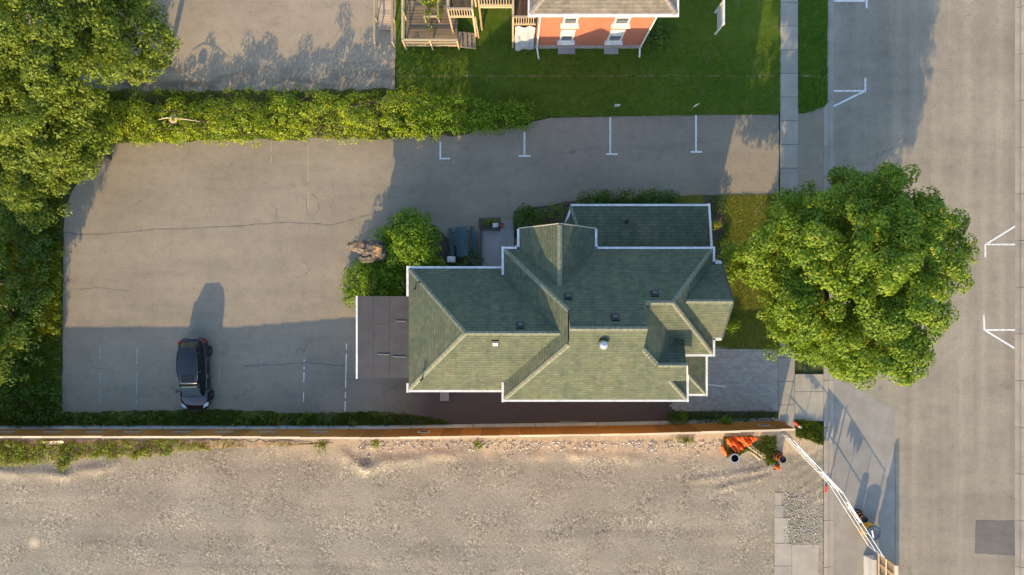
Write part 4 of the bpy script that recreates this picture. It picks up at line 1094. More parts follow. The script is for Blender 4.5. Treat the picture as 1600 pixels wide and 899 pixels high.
# ------------------------------------------------------------------ paving in front of the porch
pv = bpy.data.objects.new('paved_forecourt', None); COL.objects.link(pv); pv['kind'] = 'structure'; pv.location = G(1160, 595)
fore = gp((1104, 547), (1150, 545), (1219, 547), (1219, 643), (1050, 643), (1048, 622), (1075, 600), (1075, 560))
sheet('sand_bed', fore, 0.006, M['soil'], parent=pv)
b = MB(); pw, ph = 0.30, 0.15
yy = g2(0, 643)[1]; r = 0
while yy < g2(0, 546)[1]:
    xx = g2(1046, 0)[0] - (r % 2) * pw / 2
    while xx < g2(1215, 0)[0]:
        if inside(fore, xx + pw / 2, yy + ph / 2) and xx < g2(1213.5, 0)[0]:
            z = 0.024 + rnd.uniform(-0.004, 0.004)
            b.box(xx + .005, min(xx + pw - .005, g2(1214.8, 0)[0]), yy + .005, yy + ph - .005, 0.0, z)
        xx += pw
    yy += ph; r += 1
b.build('paver', M['paver'], pv, kind='stuff')

# ------------------------------------------------------------------ hoarding on concrete barriers
FL = [(-40, 673), (600, 673), (1000, 667), (1214, 660.5)]
def fl(px):
    for (a, ya), (c, yc) in zip(FL, FL[1:]):
        if px <= c: return ya + (yc - ya) * (px - a) / (c - a)
    return FL[-1][1]
def barrier(mid, ang, L, label, group):
    t = MB(); hw = [(0.34, 0.0), (0.34, 0.10), (0.20, 0.34), (0.12, 0.78)]
    prof = [(-w, z) for w, z in hw] + [(w, z) for w, z in hw[::-1]]
    n = len(prof)
    for xx in (-L / 2, L / 2): t.v += [(xx, p[0], p[1]) for p in prof]
    t.f.append(tuple(range(n - 1, -1, -1))[::-1]); t.f.append(tuple(range(2 * n - 1, n - 1, -1)))
    for i in range(n): t.f.append((i, (i + 1) % n, n + (i + 1) % n, n + i)[::-1])
    o = t.build('concrete_barrier', M['barrier'], None)
    o.location = mid; o.rotation_euler.z = ang; bevel(o, 0.02)
    return tag(o, label, 'barrier', group)
def BLAB(p):
    for lim, t in ((30, 'beyond the left edge under the wild tree'), (130, 'in the weedy corner of the lot'), (225, 'below the leftmost painted bay line'), (320, 'under the nose of the black car'),
                   (420, 'just right of the black car'), (515, 'below the whitest pair of bay lines'), (610, 'below the flat roof'), (705, 'where the grassy verge peters out'),
                   (800, 'below the left end of the long south gutter'), (900, 'touching the kerb block on the dark drive'), (1000, 'below the metal flue'), (1095, 'at the left end of the planting strip'), (9999, 'behind the twin-topped strip shrub')):
        if p + 48 < lim: return 'grey concrete block under the hoarding ' + t
px = -32
while px < 1195:
    q = px + 96.5
    if q > 1214: q = 1213
    A, C = G(px, fl(px)), G(q, fl(q)); m = (A + C) / 2; d = C - A
    barrier(m, math.atan2(d.y, d.x), d.length - 0.03, BLAB(px), 'barrier blocks under the brown hoarding')
    px = q
hd = thing('plywood_hoarding', 'long brown plywood hoarding standing on concrete blocks along the gravel lot', 'fence', tuple(G(600, 675)))
px = -38; k = 0
while px < 1212:
    q = min(px + 29.3, 1214)
    T = 2.5 + 0.32 * min(1, max(0, (px - 320) / 230.0)) + rnd.uniform(-0.008, 0.008)
    A, C = G(px, fl(px)), G(q, fl(q)); d = (C - A).normalized(); nrm = Vector((-d.y, d.x, 0))
    lean = nrm * rnd.uniform(-0.012, 0.012); b = MB()
    A0, C0 = A + nrm * 0.19 + d * .003, C + nrm * 0.19 - d * .003
    th = nrm * 0.02
    up = Vector((0, 0, T)); lo = Vector((0, 0, 0.24))
    b.hexa([A0 + lo - th, C0 + lo - th, C0 + lo, A0 + lo], [A0 + up - th + lean, C0 + up - th + lean, C0 + up + lean, A0 + up + lean])
    b.build('plywood_panel', M['ply'], hd)
    b = MB(); b.bar(A0 + up - th + lean + Vector((0, 0, .03)) - nrm * .03, C0 + up - th + lean + Vector((0, 0, .03)) - nrm * .03, 0.12, 0.05)
    b.build('cap_rail', M['cap'], hd)
    if k % 2 == 0:
        b = MB(); b.box(A0.x - .02, A0.x + .02, A0.y - .17, A0.y - .08, 0.0, T - .03); b.build('post', M['lumber'], hd)
        b = MB(); b.bar(A0 + Vector((0, -.12, T * .72)), A0 + Vector((0, -0.62, 0.02)), 0.04, 0.09); b.build('brace', M['lumber'], hd)
    px = q; k += 1
# pale boards fixed on its shaded face
for x in (34, 104, 168, 226, 300, 365, 430, 508):
    p = G(x, fl(x)); b = MB(); b.box(p.x - .55, p.x + .55, p.y + .195, p.y + .215, 1.25, 1.52)
    o = b.build('notice_board', M['board'], None, origin=(p.x, p.y + .2, 1.38)); tag(o, 'pale board on the brown hoarding ' + {34: 'nearest the left edge, behind the dark weedy corner', 104: 'at the very corner of the parking lot', 168: 'straight below the first faint bay line', 226: 'below the second faint bay line, left of the car',
        300: 'directly in front of the black car', 365: 'just right of the black car', 430: 'below the short worn bay line', 508: 'between the two whitest bay lines, last of the row'}[x], 'board', 'pale boards along the hoarding')
for x, lab in ((667, 'small white-framed dark notice fixed midway along the brown hoarding'), (1179, 'small dark and white notice near the right end of the brown hoarding')):
    p = G(x, fl(x)); t = thing('notice_sign', lab, 'sign', (p.x, p.y + .2, 1.5))
    MB().box(p.x - .34, p.x + .34, p.y + .195, p.y + .215, 1.35, 1.85).build('sign_plate', M['white'], t)
    MB().box(p.x - .27, p.x + .27, p.y + .2155, p.y + .222, 1.43, 1.77).build('sign_face', M['darkmetal'], t)

# hoarding beside the road, on white barriers
for i in range(1):
    a = G(1358.5, 868 + i * 97); barrier(Vector((a.x, a.y - 2.0, ROADZ)), R(90), 3.95, 'white road barrier under the raw plywood hoarding at the bottom edge', 'white road barriers') 
rh = thing('road_hoarding', 'raw plywood hoarding with pale studs standing beside the road at the bottom edge', 'fence', tuple(G(1360, 880)))
xr = G(1365.5, 0).x
for i in range(7):
    y1 = G(0, 858).y - i * 1.22; y0 = y1 - 1.21
    MB().box(xr, xr + 0.02, y0, y1, 0.55, 2.62 + rnd.uniform(-.01, .01)).build('plywood_panel', M['plyraw'], rh)
    for yy in (y1 - .05, y1 - .61):
        MB().box(xr - .09, xr - .002, yy - .02, yy + .02, 0.55, 2.60).build('stud', M['lumber'], rh)
for z in (0.75, 1.6, 2.52):
    MB().box(xr - .14, xr - .092, G(0, 858).y - 8.5, G(0, 858).y, z, z + .09).build('rail', M['cap'], rh)
MB().box(xr - .14, xr + .06, G(0, 858).y - 8.5, G(0, 858).y, 2.635, 2.675).build('cap_rail', M['cap'], rh)

# ------------------------------------------------------------------ white gate leaves
def gate(a, c, lab, h=1.9, npost=4):
    A, C = G(*a), G(*c); A.z = C.z = (0.0 if a[0] < 1290 else ROADZ)
    C.z = 0.0 if c[0] < 1290 else ROADZ
    t = thing('gate_leaf', lab, 'gate', tuple((A + C) / 2)); up = Vector((0, 0, 1))
    for z in (0.14, 0.98, h):
        MB().tube([A + up * z, C + up * z], 0.026, 8).build('rail', M['whitemetal'], t)
    for i in range(npost):
        p = A.lerp(C, i / (npost - 1)); MB().tube([p + up * (0.0), p + up * (h + (0.08 if i in (0, npost - 1) else 0))], 0.036 if i in (0, npost - 1) else 0.024, 8).build('post', M['whitemetal'], t)
    b = MB(); L = (C - A).length; n = int(L / 0.16)
    for i in range(n):
        p = A.lerp(C, i / n)
        for s in (1, -1):
            j = i + s * (h - .14) / .16
            q = A.lerp(C, min(1, max(0, j / n))); zz = .14 + (abs(min(n, max(0, j)) - i) * .16)
            b.bar(p + up * .14, q + up * min(h, zz), 0.004, 0.004)
    b.build('wire_mesh', M['steel'], t, kind='stuff')
    return A, C, t
A1, C1, g1 = gate((1221, 678), (1296, 757), 'white tubular gate leaf nearest the end of the brown hoarding')
A2, C2, g2_ = gate((1296.5, 758), (1357, 853), 'white tubular gate leaf reaching down to the road hoarding')
def banner(A, C, t0, t1, z0, z1, lab, seed, out=0.05, sag=0.1):
    r = random.Random(seed); b = MB(); nx, nz = 26, 7; d = (C - A).normalized(); nr = Vector((d.y, -d.x, 0))
    ph = r.uniform(0, 6)
    for i in range(nx + 1):
        for j in range(nz + 1):
            t = t0 + (t1 - t0) * i / nx; w = j / nz
            p = A.lerp(C, t); zz = z1 - (z1 - z0) * w * (0.85 + 0.25 * math.sin(i * .9 + ph))
            off = out + sag * math.sin(w * 2.6) * (1 + .5 * math.sin(i * .7 + ph)) + r.uniform(-.012, .012)
            b.v.append(tuple(p + nr * off + Vector((0, 0, zz))))
    for i in range(nx):
        for j in range(nz):
            a = i * (nz + 1) + j; b.f.append((a, a + 1, a + nz + 2, a + nz + 1))
    o = b.build('white_sheeting', M['white'], None, smooth=True, origin=tuple(A.lerp(C, (t0 + t1) / 2))); m = o.modifiers.new('thick', 'SOLIDIFY'); m.thickness = 0.008
    return tag(o, lab, 'sheeting')
banner(A1, C1, 0.10, 0.45, 1.72, 1.93, 'white sheeting bunched along the top rail of the upper gate leaf', 1, 0.015, 0.04)
banner(A1, C1, 0.62, 0.95, 0.95, 1.92, 'white sheeting hanging from the lower end of the upper gate leaf', 2, 0.02, 0.05)
banner(A2, C2, 0.14, 0.46, 1.45, 1.93, 'white sheeting draped over the top rail of the lower gate leaf', 3, 0.02, 0.06)

# ------------------------------------------------------------------ site clutter
def drum(base, lab, tilt=0):
    t = thing('traffic_drum', lab, 'drum', tuple(base)); B = Vector(base)
    MB().lathe(B, [(0.0, 0.0), (0.36, 0.0), (0.36, 0.07), (0.30, 0.09)], 20).build('rubber_base', M['tyre'], t)
    z = 0.07; r0 = 0.285
    for i in range(5):
        z1 = z + 0.18; r1 = r0 - 0.014
        MB().lathe(B, [(r0, z), (r1 + .004, z1 - .002)], 20).build('band', M['drum'] if i % 2 == 0 else M['tyre'], t, smooth=True)
        z, r0 = z1, r1
    MB().lathe(B, [(r0, z), (r0 * 0.95, z + .03), (r0 * .86, z + .03), (r0 * .8, z - .05), (0, z - .06)], 20).build('drum_top', M['black'], t, smooth=False)
    return t
drum(G(1214, 712.5), 'orange and black traffic drum standing at the edge of the weeds')
d2 = G(1340.5, 805); d2.z = ROADZ; drum(d2, 'orange and black traffic drum beside the yellow barrel')
yb = G(1354.5, 826.5); yb.z = ROADZ
t = thing('yellow_barrel', 'large yellow barrel with a dark lid beside the white gate', 'barrel', tuple(yb))
MB().lathe(yb, [(0.0, 0.0), (0.42, 0.0), (0.46, 0.08), (0.47, 0.45), (0.46, 0.5), (0.47, 0.55), (0.46, 0.9)], 28).build('barrel_body', M['yellow'], t, smooth=True)
MB().lathe(yb, [(0.47, 0.88), (0.48, 0.93), (0.44, 0.96), (0.38, 0.935), (0.0, 0.95)], 28).build('lid', M['bluegrey'], t, smooth=True)
MB().bar(yb + Vector((-.12, .2, .965)), yb + Vector((-.02, -.28, .965)), 0.10, 0.03).build('lid_strap', M['offwhite'], t)
cb = G(1213, 729.5)
t = thing('traffic_cone', 'orange traffic cone on a dark base below the traffic drum', 'cone', tuple(cb))
MB().box(cb.x - .19, cb.x + .19, cb.y - .19, cb.y + .19, 0, 0.045).build('cone_base', M['tyre'], t)
MB().lathe(cb, [(0.15, 0.045), (0.035, 0.72), (0.0, 0.725)], 16).build('cone_body', M['orange'], t, smooth=True)
pb = G(1143.5, 713)
t = thing('culvert_pipe', 'short upright grey culvert pipe with a dark hollow beside the orange netting', 'pipe', tuple(pb))
MB().lathe(pb, [(0.27, 0.0), (0.27, 0.5), (0.30, 0.52), (0.30, 0.6), (0.24, 0.6), (0.235, 0.02), (0, 0.02)], 22).build('pipe_wall', M['steel'], t)
MB().lathe(pb, [(0.233, 0.585), (0.233, 0.03)], 22).build('pipe_lining', M['black'], t)
# orange netting heap
np_ = gp((1131, 683), (1150, 681), (1181, 682), (1176, 690), (1163, 698), (1153, 709), (1145, 704), (1135, 694))
b = MB(); nn = 60; x0, x1 = np_[0][0] - .02, np_[2][0] + .02; y1, y0 = np_[1][1] + .02, np_[5][1] - .02
idx = {}
for i in range(nn + 1):
    for j in range(nn + 1):
        x = x0 + (x1 - x0) * i / nn; y = y0 + (y1 - y0) * j / nn
        if inside(np_, x, y):
            z = 0.20 + 0.09 * math.sin(x * 6.3 + 2 * math.sin(y * 5)) + 0.07 * math.sin(y * 11 + x * 7 + math.sin(x * 13)) + 0.05 * math.sin(x * 23 + y * 17) + 0.04 * math.sin(x * 41 - y * 33) + 0.12 * (y - y0)
            idx[(i, j)] = len(b.v); b.v.append((x + rnd.uniform(-.012, .012), y + rnd.uniform(-.012, .012), max(0.03, z + rnd.uniform(-.02, .02))))
for i in range(nn):
    for j in range(nn):
        q = [(i, j), (i + 1, j), (i + 1, j + 1), (i, j + 1)]
        if all(k in idx for k in q): b.f.append(tuple(idx[k] for k in q))
o = b.build('orange_netting', M['netting'], None, smooth=False, origin=tuple(G(1155, 693))); m = o.modifiers.new('thick', 'SOLIDIFY'); m.thickness = 0.02
tag(o, 'crumpled heap of orange plastic netting against the brown hoarding', 'netting')
o = MB().tube([G(1128, 698, .08), G(1131, 705, .1), G(1135, 712, .06)], [0.10, 0.13, 0.07], 7).build('netting_roll', M['netting'], None, origin=tuple(G(1131, 705))); tag(o, 'loose orange roll lying just left of the netting heap', 'netting')
for i, (p, q, w, lab) in enumerate((((1167, 697), (1195, 716), 0.12, 'longest pale timber plank lying across the weeds below the netting'), ((1173, 696.5), (1195, 712.5), 0.09, 'thin pale plank lying just above the longest one'), ((1172, 706), (1187, 719), 0.06, 'thin stick lying below the pale planks'))):
    a, c = G(*p), G(*q); o = MB().bar(a + Vector((0, 0, .12 - .02 * i)), c + Vector((0, 0, .06)), w, 0.045).build('timber_plank', M['cap'], None, origin=tuple(a)); tag(o, lab, 'plank', 'loose planks by the netting')
rb = G(1245, 664); t = thing('toppled_delineator', 'red and white delineator post lying in the grass near the hoarding end', 'post', tuple(rb))
MB().tube([G(1241, 659.5, .12), G(1247, 665.5, .12)], 0.10, 10).build('post_body', M['red'], t); MB().tube([G(1247.1, 665.6, .12), G(1252, 668.5, .11)], [0.10, 0.07], 10).build('post_tip', M['white'], t)
o = MB().box(G(1216, 0).x, G(1227, 0).x, G(0, 663.5).y, G(0, 659.5).y, 0.0, 0.22).build('barrier_foot', M['red'], None, origin=tuple(G(1221, 661))); bevel(o, 0.05); tag(o, 'low red plastic barrier foot on the pavement at the hoarding end', 'barrier foot')
o = MB().box(G(1286.5, 0).x + .1, G(1291.5, 0).x, G(0, 769).y, G(0, 759).y, 0.0, 0.14).build('gate_anchor', M['red'], None, origin=tuple(G(1289, 764))); bevel(o, 0.03); tag(o, 'small rust-red block on the kerb below the gate', 'block')
# pale plywood offcut by the weeds, lower left
o = MB().hexa([G(62, 690, .25), G(98, 689, .35), G(100, 692, .3), G(78, 699, .12)], [G(62, 690, .28), G(98, 689, .38), G(100, 692, .33), G(78, 699, .15)]).build('board_offcut', M['cap'], None, origin=tuple(G(80, 694))); tag(o, 'pale board offcut lying in the weeds against the hoarding', 'board')
# loose stones along the dry edge
st = np.random.default_rng(21); b = MB()
def stone(b, c, r):
    k = len(b.v); q = [(1, 0, 0), (-1, 0, 0), (0, 1, 0), (0, -1, 0), (0, 0, 1), (0, 0, -.5)]
    s = st.uniform(0.6, 1.25, 3)
    for d in q: b.v.append((c[0] + d[0] * r * s[0] + st.normal() * r * .12, c[1] + d[1] * r * s[1] + st.normal() * r * .12, c[2] + d[2] * r * .7))
    for f in ((0, 2, 4), (2, 1, 4), (1, 3, 4), (3, 0, 4), (2, 0, 5), (1, 2, 5), (3, 1, 5), (0, 3, 5)): b.f.append(tuple(k + i for i in f))
for _ in range(900):
    x = st.uniform(560, 1130); y = 690 + abs(st.normal()) * 9; p = G(x, y); stone(b, (p.x, p.y, 0.02), st.uniform(0.02, 0.07) * (1.7 if st.random() < .08 else 1))
for _ in range(900):
    x = st.uniform(1225, 1284); y = st.uniform(770, 850); p = G(x, y); stone(b, (p.x, p.y, 0.02), st.uniform(0.02, 0.045))
for _ in range(2200):
    x = st.uniform(0, 1205); y = st.uniform(705, 899); p = G(x, y); stone(b, (p.x, p.y, 0.012), st.uniform(0.012, 0.032))
sm = N('loose_stone'); sm.color(sm.ramp(sm.geo.outputs['Random Per Island'], [(0, (0.16, 0.15, 0.14)), (0.6, (0.36, 0.33, 0.28)), (1, (0.62, 0.58, 0.50))])); 
tag(b.build('gravel', sm.m, None), 'loose stones scattered over the gravel lot', 'gravel', kind='stuff')

# ------------------------------------------------------------------ signs on the north lawn
def park_sign(px, py, ang, lab):
    p = G(px, py); t = thing('parking_sign', lab, 'sign', tuple(p), 'small white signs at the lawn edge')
    MB().bar(p, p + Vector((0, 0, 1.72)), 0.05, 0.03).build('sign_post', M['steel'], t)
    d = Vector((math.cos(ang), math.sin(ang), 0)); n = Vector((-d.y, d.x, 0))
    b = MB(); c = p - n * 0.03; q = [c - d * .18 + Vector((0, 0, 1.35)), c + d * .18 + Vector((0, 0, 1.35)), c + d * .18 + Vector((0, 0, 1.85)), c - d * .18 + Vector((0, 0, 1.85))]
    b.hexa([k - n * .006 for k in q], [k + n * .006 for k in q]); b.build('sign_plate', M['white'], t)
park_sign(958.5, 174.5, 0.0, 'small white sign on a thin post at the lawn edge left of its twin'); park_sign(1077, 174.5, R(24), 'small white sign turned slightly askew at the lawn edge right of its twin')
A, C = G(1117, 20), G(1117, 53.5)
t = thing('yard_sign', 'white two-post yard sign with a pale panel standing on the north lawn', 'sign', tuple((A + C) / 2))
for p in (A, C): MB().box(p.x - .055, p.x + .055, p.y - .055, p.y + .055, 0, 1.78).build('post', M['white'], t)
MB().box(A.x - .07, A.x + .07, C.y - .1, A.y + .1, 1.785, 1.86).build('cap_rail', M['white'], t)
MB().box(A.x - .04, A.x + .04, C.y + .06, A.y - .06, 0.62, 0.70).build('bottom_rail', M['white'], t)
MB().box(A.x - .02, A.x + .02, C.y + .06, A.y - .06, 0.705, 1.78).build('sign_panel', M['offwhite'], t)

# ------------------------------------------------------------------ patio, picnic table, odds by the north wall
pt = bpy.data.objects.new('patio', None); COL.objects.link(pt); pt['kind'] = 'structure'; pt.location = G(770, 390)
MB().prism(gp((751, 359), (803, 359), (803, 395), (791, 430), (751, 430)), -0.02, 0.34).build('patio_slab', M['patio'], pt)
for i, (ya, yb_, z) in enumerate(((352.3, 358.8, 0.22), (345.5, 352, 0.11))):
    MB().prism(gp((783, ya), (802, ya), (802, yb_), (783, yb_)), -0.02, z).build('step', M['patio'], pt)
pr = thing('patio_railing', 'dark metal railing round the concrete patio', 'railing', tuple(G(752, 385)))
a, b_, c_ = G(752.5, 426), G(752.5, 361), G(781, 361)
for p, q in ((a, b_), (b_, c_)):
    for z in (0.45, 1.28): MB().bar(p + Vector((0, 0, z)), q + Vector((0, 0, z)), 0.06, 0.05).build('rail', M['darkmetal'], pr)
    n = int((q - p).length / 0.14)
    for i in range(n + 1):
        k = p.lerp(q, i / n); big = i in (0, n); w = .06 if big else .018
        MB().box(k.x - w / 2, k.x + w / 2, k.y - w / 2, k.y + w / 2, 0.34, 1.34 if big else 1.26).build('post' if big else 'baluster', M['darkmetal'], pr)
q = G(784, 351.5, .34)
t = thing('flower_pot', 'small red flower pot on the patio steps', 'pot', tuple(q)); MB().lathe(q + Vector((0, 0, -.22)), [(0, 0), (0.10, 0), (0.14, .24), (0.11, .24), (0.1, .2), (0, .2)], 14).build('pot', M['red'], t, smooth=True)
P_, N_ = clump_leaves([((q.x, q.y, q.z + .08), .13)], 60, np.random.default_rng(3)); leaf_object('flowers', P_, N_, 0.05, M['red'], t)
q = G(775, 353)
t = thing('folding_chair', 'small white folding chair at the corner of the patio railing', 'chair', tuple(q))
MB().box(q.x - .2, q.x + .2, q.y - .14, q.y + .14, .42, .45).build('seat', M['white'], t)
MB().hexa([q + Vector((.16, -.16, .48)), q + Vector((.2, -.16, .48)), q + Vector((.2, .16, .48)), q + Vector((.16, .16, .48))], [q + Vector((.26, -.16, .85)), q + Vector((.3, -.16, .85)), q + Vector((.3, .16, .85)), q + Vector((.26, .16, .85))]).build('backrest', M['darkmetal'], t)
for sx, sy in ((-1, -1), (1, -1), (1, 1), (-1, 1)): MB().bar(q + Vector((sx * .18, sy * .12, 0)), q + Vector((-sx * .1 if False else sx * .18, sy * .12, .42)), .025).build('leg', M['white'], t)
tb = thing('picnic_table', 'dark teal wooden picnic table with two benches beside the patio', 'picnic table', tuple(G(723, 379)), rz=R(4.5))
def tpart(name, f):
    b = MB(); f(b); o = b.build(name, M['teal'], None); o.parent = tb; return o
for i in range(5):
    x = -0.37 + i * 0.15
    tpart('table_board', lambda b, x=x: b.box(x, x + .14, -.95, .95, .715, .755))
for s in (-1, 1):
    for k in (0, 1):
        x = s * 0.70 - .13 + k * 0.135
        tpart('bench_board', lambda b, x=x: b.box(x, x + .125, -.95, .95, .42, .46))
    for yy in (-.7, .7):
        tpart('leg', lambda b, s=s, yy=yy: b.bar((s * .18, yy, .71), (s * .62, yy, .0), .09, .045, up=(0, 1, 0)))
for yy in (-.66, .66):
    tpart('seat_beam', lambda b, yy=yy: b.box(-.82, .82, yy - .02, yy + .02, .30, .419)); tpart('top_beam', lambda b, yy=yy: b.box(-.36, .36, yy - .02, yy + .02, .62, .714))
q = G(706, 406); o = MB().box(q.x - .28, q.x + .28, q.y - .2, q.y + .2, 0, .5).build('utility_box', M['offwhite'], None, origin=tuple(q)); bevel(o, .08, 3); tag(o, 'pale utility box half under the bushes by the picnic table', 'box')
q = G(694.5, 619); o = MB().box(G(688, 0).x, G(702, 0).x, G(0, 626).y, G(0, 604).y, 0.0, 0.2).build('concrete_step', M['apron'], None, origin=tuple(q)); tag(o, 'grey concrete doorstep below the south eave of the green-roofed house', 'step')
o = MB().box(G(874, 0).x, G(906, 0).x, G(0, 664).y, G(0, 658).y, 0.0, 0.12).build('concrete_kerb_block', M['apron'], None, origin=tuple(G(890, 661))); tag(o, 'short concrete kerb block on the dark drive against the hoarding', 'kerb block')

# ------------------------------------------------------------------ the parked car
cp = G(311.5, 582.5)
car = thing('parked_car', 'black hatchback with a glass sunroof parked nose to the hoarding', 'car', (cp.x, cp.y, 0), rz=R(2.2))
def cpart(name, b, mat, smooth=True, parent=None, sub=0):
    o = b.build(name, mat, None, smooth=smooth); o.parent = parent or car
    if sub: m = o.modifiers.new('sub', 'SUBSURF'); m.levels = m.render_levels = sub
    return o
b = MB()
ST = [(-2.31, .50, .36, .62, .68), (-2.25, .70, .28, .66, .73), (-2.05, .84, .24, .74, .82), (-1.7, .90, .22, .83, .91), (-1.3, .92, .22, .90, .99), (-.9, .92, .22, .93, 1.02), (0, .92, .22, .95, 1.03),
      (1.2, .93, .22, .97, 1.04), (1.8, .91, .24, .99, 1.05), (2.12, .83, .30, .98, 1.04), (2.25, .70, .34, .94, 1.0), (2.31, .5, .42, .86, .92)]
for (y, w, zl, zs, zt) in ST:
    h = [(w * .80, zl), (w * .97, zl + .12), (w, zl + .3 * (zs - zl) + .1), (w, zs - .14), (w * .96, zs - .02), (w * .82, zt - .01)]
    ring = [(0, zl)] + h + [(0, zt + .025)] + [(-a, z) for a, z in h[::-1]]
    b.v += [(a, y, z) for a, z in ring]
n = 14
for i in range(len(ST) - 1):
    for k in range(n): b.f.append((i * n + k, i * n + (k + 1) % n, (i + 1) * n + (k + 1) % n, (i + 1) * n + k)[::-1])
b.f.append(tuple(range(n))[::-1]); b.f.append(tuple(range((len(ST) - 1) * n, len(ST) * n)))
body = cpart('body', b, M['paint'], sub=2)
lowp = [(-1.42, .66), (-1.2, .78), (-.6, .85), (.3, .87), (1.2, .85), (1.85, .76), (2.12, .62)]
upp = [(-.62, .52, 1.52), (-.42, .58, 1.575), (0.0, .63, 1.62), (.5, .645, 1.635), (1.1, .62, 1.62), (1.5, .57, 1.58), (1.68, .50, 1.53)]
b = MB(); m_ = len(lowp)
for y, w in lowp: b.v += [(w, y, 1.0), (-w, y, 1.0)]
for y, w, z in upp: b.v += [(w, y, z), (-w, y, z)]
for i in range(m_ - 1):
    a, c = 2 * i, 2 * (i + 1); u, v_ = 2 * m_ + 2 * i, 2 * m_ + 2 * (i + 1)
    b.f += [(a, c, v_, u), (c + 1, a + 1, u + 1, v_ + 1), (u, v_, v_ + 1, u + 1)]
b.f += [(1, 0, 2 * m_, 2 * m_ + 1), (2 * m_ - 2, 2 * m_ - 1, 4 * m_ - 1, 4 * m_ - 2)]
cabin = cpart('side_glass', b, M['carglass'], smooth=False)
b = MB()   # roof skin, a thin crowned shell
rows = []
for y, w, z in upp:
    rows.append([(w * t * 1.015, y, z + .012 + .035 * (1 - t * t)) for t in (-1, -.9, -.6, -.3, 0, .3, .6, .9, 1)])
for r_ in rows: b.v += r_
for i in range(len(rows) - 1):
    for k in range(8): b.f.append((i * 9 + k, i * 9 + k + 1, (i + 1) * 9 + k + 1, (i + 1) * 9 + k))
roof = cpart('roof', b, M['paint']); sm_ = roof.modifiers.new('thick', 'SOLIDIFY'); sm_.thickness = .03; sm_.offset = -1
b = MB(); b.hexa([(-.36, -.40, 1.655), (.36, -.40, 1.655), (.36, .05, 1.675), (-.36, .05, 1.675)], [(-.36, -.40, 1.663), (.36, -.40, 1.663), (.36, .05, 1.683), (-.36, .05, 1.683)])
cpart('sunroof', b, M['carglass'], False)
b = MB(); b.hexa([(-.06, -.26, 1.671), (.06, -.26, 1.671), (.06, -.14, 1.677), (-.06, -.14, 1.677)], [(-.06, -.26, 1.676), (.06, -.26, 1.676), (.06, -.14, 1.682), (-.06, -.14, 1.682)])
b = MB(); b.hexa([(-.64, -1.40, 1.035), (.64, -1.40, 1.035), (.50, -.66, 1.50), (-.50, -.66, 1.50)], [(-.64, -1.42, 1.06), (.64, -1.42, 1.06), (.50, -.67, 1.53), (-.50, -.67, 1.53)])
ws = cpart('windscreen', b, M['windscreen'], False)
for s in (-1, 1):
    b = MB(); b.bar((s * .1 - .2, -1.44, 1.075), (s * .1 + .28, -1.36, 1.11), .02, .02); cpart('wiper', b, M['black'], False, parent=ws)
b = MB(); b.hexa([(-.56, 2.06, 1.12), (.56, 2.06, 1.12), (.47, 1.72, 1.47), (-.47, 1.72, 1.47)], [(-.56, 2.09, 1.13), (.56, 2.09, 1.13), (.47, 1.75, 1.48), (-.47, 1.75, 1.48)])
cpart('rear_window', b, M['carglass'], False)
for s in (-1, 1):
    for pts in ([(s * .70, -1.38, 1.03), (s * .60, -.95, 1.30), (s * .545, -.62, 1.53)], [(s * .875, .25, 1.02), (s * .66, .2, 1.61)], [(s * .82, 1.55, 1.02), (s * .60, 1.36, 1.59)], [(s * .66, 2.08, 1.03), (s * .53, 1.70, 1.53)]):
        b = MB(); b.tube(pts, .035, 6); cpart('pillar', b, M['paint'])
    b = MB(); b.tube([(s * .61, -.3, 1.63), (s * .665, .3, 1.665), (s * .64, 1.1, 1.65), (s * .57, 1.55, 1.6)], .018, 6); cpart('roof_rail', b, M['darkmetal'])
    b = MB(); b.lathe((s * 1.0, -1.02, 1.03), [(0, -.07), (.08, -.06), (.105, 0), (.08, .06), (0, .07)], 10); mr = cpart('mirror', b, M['paint'])
    b = MB(); b.bar((s * .86, -1.0, 1.0), (s * .95, -1.02, 1.02), .05, .04); cpart('mirror_arm', b, M['paint'], False, parent=mr)
    b = MB(); b.hexa([(s * .50, -2.20, .62), (s * .80, -2.08, .64), (s * .87, -1.82, .70), (s * .62, -1.95, .70)], [(s * .50, -2.20, .745), (s * .79, -2.06, .775), (s * .86, -1.80, .86), (s * .62, -1.95, .865)])
    cpart('headlight', b, M['lamp'], False)
    b = MB(); b.hexa([(s * .55, 2.20, .80), (s * .86, 1.98, .80), (s * .84, 2.10, .80), (s * .58, 2.30, .80)], [(s * .55, 2.20, .98), (s * .86, 1.98, 1.0), (s * .84, 2.10, .99), (s * .58, 2.29, .95)]); cpart('tail_light', b, M['tail'], False)
    for yy in (-.25, .85):
        b = MB(); b.bar((s * .932, yy, .86), (s * .932, yy + .18, .86), .03, .03); cpart('door_handle', b, M['chrome'], False)
    for yy in (-1.42, 1.40):
        c = Vector((s * .815, yy, .335)); b = MB()
        ring = [(.20, -.11), (.30, -.115), (.335, -.08), (.335, .08), (.30, .115), (.20, .11)]
        for r_, o_ in ring:
            for k in range(24):
                a = 2 * math.pi * k / 24; b.v.append((c.x + o_ * s, c.y + r_ * math.cos(a), c.z + r_ * math.sin(a)))
        b.f.append(tuple(5 * 24 + k for k in range(24)))
        for i in range(5):
            for k in range(24): b.f.append((i * 24 + k, i * 24 + (k + 1) % 24, (i + 1) * 24 + (k + 1) % 24, (i + 1) * 24 + k))
        w = cpart('wheel', b, M['tyre'])
        b = MB(); b.tube([(c.x + s * .09, c.y, c.z), (c.x + s * .118, c.y, c.z)], [.20, .18], 16); cpart('rim', b, M['darkmetal'], False, parent=w)
b = MB(); b.box(-.52, .52, -2.335, -2.24, .34, .60); cpart('grille', b, M['black'], False)
